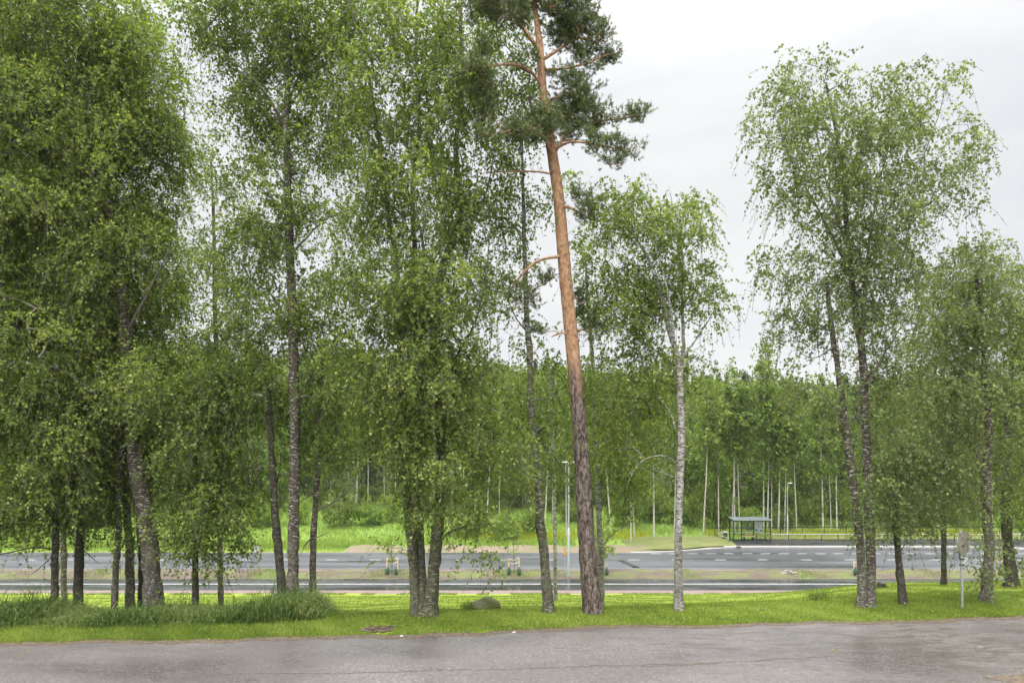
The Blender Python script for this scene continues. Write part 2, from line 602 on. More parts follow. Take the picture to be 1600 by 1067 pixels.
    def leaves(s, pos, length, width, tint, mi=0, down=1.0, spread=.8):
        n = len(pos)
        ax = rng.standard_normal((n, 3)) * spread
        ax[:, 2] -= down
        ax /= np.linalg.norm(ax, axis=1, keepdims=True) + 1e-9
        sd_ = np.cross(ax, rng.standard_normal((n, 3)))
        sd_ /= np.linalg.norm(sd_, axis=1, keepdims=True) + 1e-9
        sc = (0.5 + 1.0 * rng.random(n))[:, None]
        L = ax * length * sc; Wd = sd_ * width * .5 * sc
        v = np.stack([pos, pos + L * .42 + Wd, pos + L, pos + L * .42 - Wd], 1).reshape(-1, 3)
        q = np.arange(n * 4).reshape(n, 4)
        s.add(v, q, mi=mi, tint=tint)


def setp(o, label=None, cat=None, group=None, kind=None):
    if label: o["label"] = label
    if cat: o["category"] = cat
    if group: o["group"] = group
    if kind: o["kind"] = kind
    return o


def empty(name, loc, rz=0.0):
    o = bpy.data.objects.new(name, None)
    o.location = loc; o.rotation_euler = (0, 0, rz)
    o.empty_display_size = .3
    COL.objects.link(o)
    return o


def copy_tree(o, parent=None):
    c = o.copy(); COL.objects.link(c); c.parent = parent
    for ch in list(o.children):
        copy_tree(ch, c)
    return c


# ------------------------------------------------------------------ trees
def resample(pts, rad, step=.22):
    pts = np.asarray(pts, float); rad = np.asarray(rad, float)
    d = np.r_[0, np.cumsum(np.linalg.norm(np.diff(pts, axis=0), axis=1))]
    m = max(3, int(d[-1] / step))
    # Catmull-Rom through the given points
    u = np.linspace(0, d[-1], m)
    ext = np.vstack([2 * pts[0] - pts[1], pts, 2 * pts[-1] - pts[-2]])
    out_ = []
    for x in u:
        i = min(max(np.searchsorted(d, x, side='right') - 1, 0), len(pts) - 2)
        t = (x - d[i]) / max(d[i + 1] - d[i], 1e-6)
        p0, p1, p2, p3 = ext[i], ext[i + 1], ext[i + 2], ext[i + 3]
        out_.append(.5 * ((2 * p1) + (-p0 + p2) * t + (2 * p0 - 5 * p1 + 4 * p2 - p3) * t * t + (-p0 + 3 * p1 - 3 * p2 + p3) * t ** 3))
    return np.array(out_), np.interp(u, d, rad)


def sample_lobe(c, r, n, shell=2.0, holes=None):
    v = rng.standard_normal((n * 2, 3))
    v /= np.linalg.norm(v, axis=1, keepdims=True)
    rr = rng.random(n * 2) ** (1 / (3.0 if shell is None else shell + 1))
    p = v * rr[:, None] * np.asarray(r) + np.asarray(c)
    # ragged: reject by a pseudo noise so that the crown has gaps and clumps
    f = np.sin(p[:, 0] * 2.1 + 1.3 * np.sin(p[:, 2] * 1.7)) + np.sin(p[:, 2] * 2.4 + 1.1 * np.sin(p[:, 1] * 2.0 + p[:, 0])) + np.sin(p[:, 1] * 1.9 + p[:, 2])
    keep = f + rng.standard_normal(len(p)) * .7 > -.9
    if keep.sum() >= max(1, n // 3):
        p = p[keep]
    return p[:n]


def grow(stem_nodes, clumps, seg=.35, arch=.16, jit=.1, up=.8, slope=.25):
    """joins each clump centre to the nearest wood below it; returns the chains (points, weights)"""
    S = len(stem_nodes)
    cap_ = S + len(clumps) * 14
    pos = np.zeros((cap_, 3)); pos[:S] = stem_nodes
    par = np.full(cap_, -1); wt = np.zeros(cap_)
    n = S
    d0 = np.array([np.min(np.linalg.norm(stem_nodes - c, axis=1)) for c in clumps]) if len(clumps) else []
    chains = []
    for ci in np.argsort(d0):
        c = clumps[ci]
        df = pos[:n] - c
        d = np.linalg.norm(df, axis=1)
        dh = np.hypot(df[:, 0], df[:, 1])
        cost = d + up * np.maximum(0, df[:, 2] + slope * dh)
        i = int(np.argmin(cost))
        p = pos[i]; L = d[i]
        k = int(min(12, max(2, math.ceil(L / seg))))
        ctrl = p + (c - p) * .5 + np.array([0, 0, arch * L]) + rng.standard_normal(3) * jit * L
        t = np.linspace(0, 1, k + 1)[1:, None]
        pts = (1 - t) ** 2 * p + 2 * t * (1 - t) * ctrl + t * t * c
        pts[:-1] += rng.standard_normal((k - 1, 3)) * .02 * min(L, 1.5)
        idx = np.arange(n, n + k)
        pos[idx] = pts; par[idx] = np.r_[i, idx[:-1]]
        n += k
        chains.append(np.r_[i, idx])
        j = idx[-1]
        while j >= S:
            wt[j] += 1; j = par[j]
    return pos[:n], wt[:n], chains, S


def twig_leaves(mb, clumps, twigs, per, tlen, leafL, leafW, base_tint, mi_leaf=0, mi_twig=1, rad=.3, twig_r=.004,
                droop=1.0, ctr=None, spread=1.1, down=.7, wood=True, out=.6):
    n = len(clumps)
    if n == 0:
        return
    o = np.repeat(clumps, twigs, axis=0)
    m = len(o)
    o = o + rng.standard_normal((m, 3)) * rad * np.array([.55, .55, .5])
    dr = rng.standard_normal((m, 3)); dr[:, 2] *= .6
    dr /= np.linalg.norm(dr, axis=1, keepdims=True)
    if ctr is not None:
        od = o - ctr; od[:, 2] *= .3
        od /= np.linalg.norm(od, axis=1, keepdims=True) + 1e-6
        dr = dr + out * od
        dr /= np.linalg.norm(dr, axis=1, keepdims=True)
    ln = tlen * (.5 + rng.random(m))
    drp = droop * (.15 + .85 * rng.random(m))

    def at(t):   # t (m,k)
        return o[:, None, :] + dr[:, None, :] * (ln * .8)[:, None, None] * t[..., None] - np.array([0, 0, 1.0]) * (drp * ln)[:, None, None] * (t ** 1.7)[..., None]
    t = (np.arange(per)[None, :] + rng.random((m, per))) / per
    pos = at(t).reshape(-1, 3) + rng.standard_normal((m * per, 3)) * leafL * .35
    ct = np.repeat(np.repeat(rng.standard_normal(n) * .16, twigs), per)
    tint = np.clip(base_tint + ct + rng.standard_normal(m * per) * .2, 0, 1)
    mb.leaves(pos, leafL, leafW, tint, mi_leaf, down, spread)
    if wood:
        k = 4
        tt = np.broadcast_to(np.linspace(0, 1, k)[None, :], (m, k))
        c = at(tt)                                   # m,k,3
        th = np.arange(3) * 2.094
        offs = np.stack([np.cos(th), np.sin(th), np.zeros(3)], 1) * twig_r
        v = c[:, :, None, :] + offs[None, None]
        i0 = (np.arange(m) * k * 3)[:, None, None] + (np.arange(k - 1) * 3)[None, :, None]
        j = np.arange(3)[None, None, :]; j2 = (j + 1) % 3
        q = np.stack([i0 + j, i0 + 3 + j, i0 + 3 + j2, i0 + j2], -1).reshape(-1, 4)
        mb.add(v.reshape(-1, 3), q, mi=mi_twig)


def branch_objects(pos, wt, chains, S, r0, root, org, material, tr, big=26, power=.46, rmax=.09, keep=.0):
    """the heaviest limbs become branch objects of their own, the slight ones stay in the trunk's mesh"""
    owner = {}
    groups = {}
    for ci, ch in enumerate(chains):
        a = int(ch[0])
        g = ci if a < S else owner[a]
        groups.setdefault(g, []).append(ch)
        for n_ in ch[1:]:
            owner[int(n_)] = g
    order = sorted(groups, key=lambda g: -sum(len(c) for c in groups[g]))
    for rank, g in enumerate(order):
        if rank < big and len(groups[g]) >= 3:
            mb = MB(); limbs_mesh(mb, pos, wt, groups[g], S, r0, power, rmax)
            mb.obj("branch", material, root, org)
        else:
            limbs_mesh(tr, pos, wt, groups[g], S, r0, power, rmax, mi=1)


def limbs_mesh(mb, pos, wt, chains, S, r0, power=.46, rmax=.09, mi=0):
    for ch in chains:
        w = wt[ch].copy(); w[0] = w[1]
        r = np.minimum(r0 * np.maximum(w, 1) ** power, rmax)
        r[-1] = r0 * .6
        sides = 6 if r[0] > .03 else (4 if r[0] > .012 else 3)
        mb.tube(pos[ch], r, sides, mi)


DENS = 1.12


def near_tree(name, label, cat, base, Y, stems, lobes, leaf='leaf', bark='bark', dens=6.0, twigs=8, per=13,
              leafL=.072, leafW=.058, tint=.45, droop=1.15, tlen=.62, r0=.006, group=None, back=0.0, sides=14, out=.6):
    """stems: (points as (px,py,width px,depth offset)); lobes: (px,py,rx,ry,depth offset,depth radius m,density factor)"""
    bx = (base[0] - 800) / F * Y
    org = np.array([bx, Y, gz(bx, Y)])
    root = empty(name, org)
    setp(root, label, cat, group)
    trs = []; nodes = []
    for si, st in enumerate(stems):
        tr = MB()
        pts = np.array([P(p[0], p[1], Y + (p[3] if len(p) > 3 else 0)) for p in st])
        rad = np.array([p[2] / F * (Y + (p[3] if len(p) > 3 else 0)) / 2 for p in st])
        ground_start = st[0][1] > 915
        if not ground_start:
            rad = rad * .68
        if ground_start:
            pts[0, 2] = gz(pts[0, 0], pts[0, 1]) - .12
        pp, rr = resample(pts, rad)
        hgt = pp[:, 2] - org[2]
        if ground_start:
            rr = rr * .93 * (1 + .12 * np.exp(-np.maximum(hgt, 0) / .5) + .42 * np.exp(-np.maximum(hgt, 0) / .11))
            rr = rr * (1 + .04 * np.sin(hgt * 3.7) + .03 * np.sin(hgt * 9.1 + 1))
        else:
            rr = rr * np.linspace(1, 0, len(rr)) ** .45 + .003
        pp = pp + rng.standard_normal(pp.shape) * .006
        big = rr.max() > .05
        tr.tube(pp, rr, sides if big else 6, 0, rough=.06 if big else 0.02)
        sel = hgt > 1.0
        nodes.append(pp[sel] if sel.any() else pp)
        trs.append(tr)
        if not ground_start:
            tr.obj("branch", M["limb"] if bark == "bark" else M[bark], root, org)
    nodes = np.concatenate(nodes)
    cl_ = []
    cs = []
    for lb in lobes:
        px, py, rx, ry = lb[:4]
        dy = (lb[4] if len(lb) > 4 else 0) + back
        ryd = lb[5] if len(lb) > 5 else None
        df = lb[6] if len(lb) > 6 else 1.0
        c = P(px, py, Y + dy)
        sx = rx / F * (Y + dy); sz = ry / F * (Y + dy)
        if ryd is None:
            ryd = min(max(sx, .5), 2.6)
        vol = 4.19 * sx * sz * ryd
        n = max(2, int(vol * dens * df * DENS))
        q = sample_lobe(c, (sx, ryd, sz), n)
        cl_.append(q); cs.append(np.repeat(c[None], len(q), 0))
    if cl_:
        cl_ = np.concatenate(cl_); cs = np.concatenate(cs)
        gg = ground(cl_[:, 0], cl_[:, 1])
        ok = cl_[:, 2] > gg + .5
        cl_ = cl_[ok]; cs = cs[ok]
        pos, wt, chains, S = grow(nodes, cl_)
        branch_objects(pos, wt, chains, S, r0, root, org, M['limb'], trs[0])
        cm = MB()
        twig_leaves(cm, cl_, twigs, per, tlen, leafL, leafW, tint, ctr=np.repeat(cs, twigs, 0), droop=droop, out=out)
        cm.obj("crown", [M[leaf], M['twig']], root, org)
    for si, st in enumerate(stems):
        if st[0][1] > 915 or si == 0:
            trs[si].obj("trunk", [M[bark], M['limb']], root, org)
    return root

# ------------------------------------------------------------------ ground sheet
def grid_sheet(name, xs, ys, zf, m, kind='structure', label=None):
    X, Yg = np.meshgrid(xs, ys)
    Z = zf(X, Yg)
    v = np.stack([X, Yg, Z], -1).reshape(-1, 3)
    nx, ny = len(xs), len(ys)
    i = np.arange(ny - 1)[:, None] * nx; j = np.arange(nx - 1)[None, :]
    q = np.stack([i + j, i + j + 1, i + nx + j + 1, i + nx + j], -1).reshape(-1, 4)
    mb = MB(); mb.add(v, q, smooth=True)
    o = mb.obj(name, m)
    setp(o, label=label, kind=kind)
    return o


xs = np.concatenate([np.linspace(-900, -130, 20)[:-1], np.linspace(-130, -32, 60)[:-1], np.linspace(-32, 32, 160)[:-1], np.linspace(32, 130, 60)[:-1], np.linspace(130, 900, 20)])
ys = np.concatenate([np.linspace(-60, 14, 14)[:-1], np.linspace(14, 50, 120)[:-1], np.linspace(50, 78, 10)[:-1], np.linspace(78, 140, 70)[:-1], np.linspace(140, 420, 60)[:-1], np.linspace(420, 1600, 10)])
grid_sheet("ground", xs, ys, ground, M['ground'])

# near road: ragged far edge along the verge
ex = np.linspace(-70, 70, 561)
edge = 16.42 + .098 * ex + .09 * np.sin(ex * 1.1) + .05 * np.sin(ex * 3.3 + 1) + .035 * rng.standard_normal(len(ex))
edge += .22 * np.exp(-((ex - 3.1) / 1.2) ** 2) - .18 * np.exp(-((ex + 4) / 2.5) ** 2)
rows = 8
v = np.stack([np.stack([ex, -40 + (edge + 40) * (k / (rows - 1)), np.full_like(ex, .004)], -1) for k in range(rows)])
i = np.arange(rows - 1)[:, None] * len(ex); j = np.arange(len(ex) - 1)[None, :]
q = np.stack([i + j, i + j + 1, i + len(ex) + j + 1, i + len(ex) + j], -1).reshape(-1, 4)
mb = MB(); mb.add(v.reshape(-1, 3), q)
setp(mb.obj("near_road", M['near_asphalt']), kind='structure')


v = np.concatenate([np.stack([ex, edge - .16 - .07 * rng.random(len(ex)), np.full_like(ex, .0075)], -1), np.stack([ex, edge + .12, np.full_like(ex, .009)], -1)])
j = np.arange(len(ex) - 1)
mb = MB(); mb.add(v, np.stack([j, j + 1, j + 1 + len(ex), j + len(ex)], -1))
setp(mb.obj("soil_edge", M['bare_soil']), kind='structure')


def strip(name, x0, x1, y0f, y1f, z, m, nx=120, kind='structure', thick=0.0, zf=None, ny=2):
    xx = np.linspace(x0, x1, nx)
    a = np.array([y0f(x) if callable(y0f) else y0f for x in xx]); b = np.array([y1f(x) if callable(y1f) else y1f for x in xx])
    rowsv = []
    for k in range(ny):
        t = k / (ny - 1)
        yy = a + (b - a) * t
        zz = np.full(nx, float(z)) + (zf(xx, yy, t) if zf else 0)
        rowsv.append(np.stack([xx, yy, zz], -1))
    v = np.stack(rowsv)
    i = np.arange(ny - 1)[:, None] * nx; j = np.arange(nx - 1)[None, :]
    q = np.stack([i + j, i + j + 1, i + nx + j + 1, i + nx + j], -1).reshape(-1, 4)
    mb = MB(); mb.add(v.reshape(-1, 3), q, smooth=thick == 0)
    if thick:
        for r_, flip in ((0, False), (ny - 1, True)):
            top = v[r_]; bot = top - np.array([0, 0, thick])
            vv = np.vstack([top, bot]); jj = np.arange(nx - 1)
            qq = np.stack([jj, jj + 1, jj + 1 + nx, jj + nx], -1)
            mb.add(vv, qq if flip else qq[:, ::-1])
    o = mb.obj(name, m)
    setp(o, kind=kind)
    return o


ZR = -6.2
w1 = lambda x: .12 * math.sin(x * .9) + .08 * math.sin(x * 2.7 + 1)
strip("gravel_shoulder", -160, 160, lambda x: 49.75 + w1(x), 51.1, ZR + .010, M['gravel_pink'], 400)
strip("cycle_path", -160, 160, 50.9, 55.3, ZR + .02, M['path_asphalt'], 200)
strip("path_line", -160, 160, 53.12, 53.26, ZR + .026, M['paint'], 200)


def soil_z(x, y, t):
    return .30 * math.sin(math.pi * t) * (1 + .35 * np.sin(x * .8) * np.sin(x * .23)) + .05 * np.sin(x * 3.1 + t * 9) * math.sin(math.pi * t)


strip("soil_verge", -160, 160, lambda x: 55.25 + .08 * math.sin(x * 1.4), lambda x: 59.2, ZR + .012, M['soil'], 900, zf=soil_z, ny=12)
strip("road_shoulder", -160, 160, lambda x: 58.9 + .5 * w1(x), 59.75, ZR + .03, M['gravel_pink'], 400)

# main road with the bus bay
XB0, XB1, XB2, XB3 = 13.0, 24.5, 48.0, 60.0


def far_edge(x):
    if x < XB0 or x > XB3: return 69.0
    if x < XB1: return 69.0 + 3.4 * float(sst(XB0, XB1, x))
    if x <= XB2: return 72.4
    return 69.0 + 3.4 * (1 - float(sst(XB2, XB3, x)))


strip("main_road", -160, 160, 59.6, far_edge, ZR + .04, M['road_asphalt'], 900)
strip("edge_line", -160, 160, 59.95, 60.03, ZR + .046, M['worn_paint'], 200)
k_ = 0
mbm = MB()
for i in range(-32, 33):
    x = -5.28 + i * 4.08
    mbm.box((x + .5, 64.6, ZR + .0455), (1.02, .13, .003))
setp(mbm.obj("centre_line", M['paint']), kind='structure')
mbm = MB()
for i in range(0, 26):
    x = 13.9 + i * 1.83
    mbm.box((x + .5, 68.35, ZR + .0455), (1.0, .13, .003))
setp(mbm.obj("bay_line", M['paint']), kind='structure')
mbm = MB()
pc = np.array([P(966, 876, 64.0)[0], P(994, 890, 60.4)[0]])
v = [(pc[0], 64.2, ZR + .045), (pc[0] + .55, 64.2, ZR + .045), (pc[1] + .4, 60.2, ZR + .045), (pc[1] - .25, 60.2, ZR + .045)]
mbm.add(v, [(3, 2, 1, 0)])
setp(mbm.obj("road_patch", M['platform_asphalt']), kind='structure')


def kerb_strip(name, x0, x1, w, h, n=300):
    xx = np.linspace(x0, x1, n)
    ya = np.array([far_edge(x) for x in xx])
    ring = [(0, 0), (0, h - .02), (.02, h), (w, h), (w, 0)]
    v = np.stack([np.stack([xx, ya + dy, np.full(n, ZR + .02 + dz)], -1) for dy, dz in ring])
    m_ = len(ring)
    i = np.arange(m_ - 1)[:, None] * n; j = np.arange(n - 1)[None, :]
    q = np.stack([i + j, i + j + 1, i + n + j + 1, i + n + j], -1).reshape(-1, 4)
    mb = MB(); mb.add(v.reshape(-1, 3), q)
    return setp(mb.obj(name, M['kerb']), kind='structure')


kerb_strip("kerb", XB0 - 1.0, 22.4, .14, .10)
kerb_strip("platform_kerb", 22.4, XB3, .26, .20)
strip("platform", 22.3, XB3, lambda x: far_edge(x) + .25, lambda x: 78.3, ZR + .19, M['platform_asphalt'], 200, thick=.2)
# gravel and dry grass beyond the road
strip("gravel_bank", -17.2, 22.2, lambda x: far_edge(x) + .02, lambda x: 73.0 + .4 * math.sin(x * .7), ZR + .03, M['gravel_brown'], 200,
      zf=lambda x, y, t: .16 * t + .05 * np.sin(x * 1.9) * t, ny=5)
strip("grass_bank", 12.5, 24.0, lambda x: far_edge(x) + .5 + 1.2 * math.exp(-(x - 12.5) / 2) + .2 * math.sin(x), lambda x: 80.0, ZR + .2, M['dry_grass'], 80,
      zf=lambda x, y, t: .35 * math.sin(math.pi * min(1, t * .9)) * sst(12.5, 17, x) - .14 * (1 - sst(12.5, 15, x)), ny=8)
strip("gravel_edge", -160, -17.0, 69.0, lambda x: 69.5 + w1(x), ZR + .03, M['gravel_brown'], 300)
strip("back_bank", 28.0, 90, 78.25, 83.0, ZR + .1, M['dry_grass'], 120, zf=lambda x, y, t: .5 * t, ny=4)

# ------------------------------------------------------------------ near trees
G_ROW = "birches standing along the verge"
# big leaning birch on the left
near_tree("birch_tree", "thickest birch in the left thicket, its white patched trunk leaning left as it rises", "tree", (243, 940), 19.0,
    [[(243, 940, 29), (234, 860, 28), (226, 800, 27), (214, 735, 25), (203, 650, 23), (197, 560, 20), (190, 450, 19), (178, 370, 18), (163, 290, 16), (148, 190, 14), (130, 100, 12), (118, 20, 10), (110, -80, 8)],
     [(170, 325, 9), (110, 255, 7, -.4), (40, 200, 5, -.8), (-30, 180, 4, -1)],
     [(145, 165, 8), (80, 80, 6, .4), (10, 10, 5, .8)],
     [(198, 520, 8), (240, 440, 6, -.6), (270, 380, 4, -1)],
     [(203, 650, 9), (130, 600, 6, -1.0), (60, 560, 4, -1.8)]],
    [(110, 60, 130, 120, 0, 2.6), (230, 140, 70, 90, .2, 2.0), (60, 200, 120, 110, -.6, 2.4), (215, 260, 80, 90, 0, 2.2), (70, 380, 130, 110, -.5, 2.6), (215, 420, 90, 90, 0, 2.2),
     (60, 560, 140, 110, -.8, 2.4), (200, 600, 110, 90, .3, 2.2), (255, 600, 90, 70, -1.4, 1.2), (-40, 100, 80, 150, .5, 2.4), (-60, 420, 90, 160, .5, 2.5)],
    leaf='leaf_dark', bark='bark', dens=7.6, tint=.72, back=.9)
near_tree("birch_tree", "slim mottled birch at the far left end of the thicket, under low sprays", "tree", (84, 942), 19.0,
    [[(84, 942, 12), (86, 880, 11), (87, 820, 10), (84, 740, 9), (80, 650, 7), (70, 540, 5)],
     [(86, 860, 3), (60, 855, 3, -.3), (20, 862, 4, -.6), (-40, 874, 5, -.8)], [(86, 862, 2.4), (70, 880, 2, -.2), (42, 903, 1.6, -.4)]],
    [(40, 690, 110, 70, -1.0, 1.6), (60, 770, 95, 60, -.8, 1.4), (20, 800, 60, 50, -.6, 1.0), (90, 800, 60, 40, -.3, 1.0)],
    leaf='leaf', bark='bark', dens=8, tint=.6)
near_tree("birch_tree", "grey brown slender tree right of the leftmost mottled birch, trunk nearly bare below", "tree", (121, 942), 19.1,
    [[(121, 942, 15), (124, 880, 14), (127, 820, 13), (131, 760, 11), (134, 680, 9), (138, 580, 6)], [(125, 855, 3), (140, 868, 2.6, -.3), (155, 880, 2, -.5)]],
    [(130, 700, 80, 80, .6, 1.6), (150, 780, 50, 40, .2, 1.0)],
    leaf='leaf_dark', bark='bark_dark', dens=7, tint=.45)
near_tree("birch_tree", "thin birch leaning right just left of the thick leaning birch's base", "tree", (178, 942), 19.0,
    [[(178, 942, 10), (181, 890, 10), (185, 830, 9), (186, 760, 8), (190, 660, 6)]],
    [(170, 740, 60, 70, .4, 1.2), (180, 860, 20, 22, -.4, .5, .8)], leaf='leaf', bark='bark', dens=6.5, tint=.5)
near_tree("birch_tree", "pale dappled birch in the middle of the left thicket, partly veiled by sprays", "tree", (203, 942), 19.6,
    [[(203, 942, 15), (203, 880, 13), (200, 820, 12), (196, 750, 10), (190, 640, 7)]],
    [(160, 640, 90, 70, 1.0, 1.6), (215, 830, 22, 40, -.8, .6, 1.2)], leaf='leaf', bark='bark', dens=7, tint=.45)
near_tree("birch_tree", "short shaded stem directly beside the thick leaning birch's base", "tree", (222, 942), 20.2,
    [[(222, 942, 13), (222, 880, 12), (218, 820, 10), (212, 700, 7)]],
    [(270, 700, 90, 90, 1.6, 1.6, .9)], leaf='leaf_dark', bark='bark_dark', dens=6, tint=.4)
near_tree("young_tree", "small leafy young tree with a low round crown right of the thick leaning birch", "tree", (306, 942), 18.6,
    [[(306, 942, 11), (305, 890, 10), (307, 840, 8), (308, 780, 6), (306, 700, 4)]],
    [(300, 690, 65, 60, 0, 1.4), (335, 780, 55, 55, -.2, 1.3), (290, 800, 45, 60, 0, 1.2), (335, 850, 45, 45, -.2, 1.0), (280, 850, 30, 32, -.3, .7), (370, 830, 25, 30, -.3, .7), (330, 640, 60, 50, .2, 1.2)],
    leaf='leaf', bark='bark_dark', dens=8.5, tint=.5, twigs=6)
near_tree("dark_tree", "dark thin leaning trunk touching the straight birch left of the tree gap", "tree", (443, 940), 18.8,
    [[(443, 940, 14), (437, 880, 14), (431, 820, 13), (427, 750, 11), (424, 690, 9), (420, 600, 7)], [(428, 770, 4), (436, 740, 3, .2), (440, 700, 2, .3)], [(424, 745, 4), (412, 735, 3), (390, 715, 2)]],
    [(390, 640, 60, 70, .5, 1.4, .9), (370, 740, 50, 50, .4, 1.1)], leaf='leaf_dark', bark='bark_dark', dens=6.5, tint=.4)
near_tree("birch_tree", "tall straight birch with white flecked brown bark at the tall grass's end", "tree", (456, 940), 18.6,
    [[(456, 940, 20), (458, 850, 18), (460, 760, 17), (461, 660, 17), (459, 560, 16), (456, 460, 15), (451, 350, 13), (450, 260, 12), (447, 190, 10), (452, 90, 8), (450, 0, 6), (448, -70, 5)],
     [(446, 200, 7), (420, 155, 6, -.4), (392, 120, 5, -.8), (345, 80, 3.5, -1.0), (300, 60, 3, -1.1)],
     [(449, 160, 6), (480, 100, 5, .4), (530, 60, 4, .7), (560, 20, 3, .8)],
     [(460, 558, 3.5), (430, 556, 3, -.3), (395, 545, 2.5, -.5)],
     [(460, 588, 3), (440, 590, 2.6, -.2), (420, 602, 2, -.4), (412, 620, 1.5, -.5)],
     [(452, 330, 5), (400, 290, 4, .6), (360, 260, 3, 1.0)], [(453, 400, 5), (500, 350, 4, .6), (540, 330, 3, 1.0)]],
    [(320, 40, 65, 50, -1.0, 1.1), (390, 40, 70, 60, -.4, 1.6), (460, 60, 75, 80, 0, 1.8), (520, 90, 55, 90, .2, 1.6), (420, 150, 60, 60, 0, 1.6), (490, 210, 60, 70, 0, 1.7, .9),
     (380, 210, 50, 60, .4, 1.2, .8), (410, 310, 70, 60, 0, 1.8, .8), (500, 330, 50, 50, .3, 1.3, .7), (390, 400, 85, 50, .3, 1.8, .8), (500, 440, 55, 50, 0, 1.4, .8), (400, 490, 90, 45, 0, 1.8), (500, 510, 50, 45, 0, 1.4),
     (400, 590, 80, 60, .5, 1.6), (505, 590, 55, 60, .5, 1.4), (450, -40, 120, 50, 0, 2)],
    leaf='leaf_dark', bark='bark', dens=5.4, tint=.64, back=.5, group=G_ROW)
near_tree("birch_tree", "crooked small birch with bare side limbs beside the end of the tall grass", "tree", (489, 938), 19.4,
    [[(489, 938, 12), (489, 880, 11), (490, 830, 10), (493, 780, 9), (497, 735, 8), (498, 650, 6), (505, 560, 4)],
     [(490, 800, 5), (520, 785, 4, -.2), (545, 765, 3, -.3), (565, 740, 2, -.5)],
     [(490, 835, 3.5), (478, 850, 3, -.2), (468, 870, 2, -.4)], [(492, 770, 4), (474, 780, 3), (462, 790, 2)], [(495, 840, 2.5), (520, 828, 1.8)]],
    [(500, 640, 55, 55, .5, 1.3), (530, 700, 45, 35, .2, 1.1, .8), (480, 700, 40, 40, .6, 1.0)], leaf='leaf_dark', bark='bark', dens=6.5, tint=.45)
# multi-stem birch clump
near_tree("birch_tree", "triple-stemmed tree with fused base and huge leafy crown, left of the mossy boulder", "tree", (661, 958), 17.9,
    [[(651, 958, 17), (647, 900, 16), (642, 840, 16), (635, 760, 15), (630, 680, 14), (629, 600, 12), (622, 500, 10), (618, 400, 9), (600, 300, 8), (590, 200, 6), (570, 100, 5), (545, 0, 4)],
     [(660, 958, 18), (658, 900, 17, .15), (655, 830, 15, .25), (653, 740, 13, .3), (655, 640, 12, .4), (660, 540, 11, .5), (650, 420, 9, .6), (645, 300, 8, .7), (655, 200, 6, .8), (650, 60, 5, .8), (655, -40, 4, .8)],
     [(672, 958, 21), (677, 900, 20, -.05), (683, 840, 20, -.05), (688, 780, 18), (690, 700, 17), (684, 620, 17), (679, 540, 15), (685, 450, 13, .1), (705, 380, 12, .2), (720, 320, 10, .2), (712, 230, 8, .1), (725, 140, 6, 0), (720, 40, 5, 0), (725, -40, 4, 0)],
     [(678, 530, 10), (665, 440, 9, -.5), (655, 350, 7, -.8), (610, 240, 5, -1), (590, 120, 4, -1)],
     [(700, 395, 9), (735, 350, 7, -.3), (760, 300, 6, -.5), (775, 220, 4, -.7)],
     [(690, 590, 7), (740, 510, 6, -.4), (760, 420, 5, -.6), (765, 360, 4, -.8)],
     [(690, 842, 7), (705, 830, 6, -.3), (730, 822, 4, -.6), (760, 820, 3, -.8)],
     [(690, 650, 6), (720, 600, 5, -.4), (755, 560, 4, -.7), (790, 530, 3, -.9)],
     [(630, 640, 5), (600, 600, 4, -.3), (565, 560, 3, -.6)]],
    [(570, 40, 55, 90, 0, 1.6, .75), (650, 30, 70, 90, 0, 2.0, .75), (730, 50, 55, 90, .2, 1.6, .75), (600, 170, 75, 90, 0, 2.0, .75), (700, 180, 70, 90, 0, 2.0, .75), (575, 320, 60, 90, -.4, 1.8, .8), (660, 330, 80, 90, 0, 2.2, .8),
     (745, 290, 55, 80, 0, 1.6, .7), (600, 460, 80, 80, -.4, 2.0), (690, 470, 80, 80, -.3, 2.2), (760, 400, 40, 70, 0, 1.2, .7), (570, 560, 60, 60, -.5, 1.6), (650, 590, 80, 70, -.6, 2.0), (735, 580, 70, 60, -.5, 1.8, .9),
     (600, 670, 80, 50, -.6, 1.8, .9), (690, 690, 80, 60, -.8, 1.6, .9), (760, 680, 60, 60, -.5, 1.4, .9), (720, 770, 70, 45, -.6, 1.2, .9), (790, 740, 40, 50, -.3, 1.0, .7), (670, 770, 45, 40, -.9, .8, .9), (770, 830, 35, 30, -.8, .6, .6), (620, 780, 22, 60, -.9, .4, .7),
     (605, 860, 18, 45, -.9, .35, .8), (785, 875, 10, 28, -.8, .25, .8), (750, 865, 8, 18, -.8, .25, .8), (560, 250, 40, 60, .5, 1.2, .6)],
    leaf='leaf', bark='bark_mossy', dens=5.6, tint=.6, sides=16, group=G_ROW)
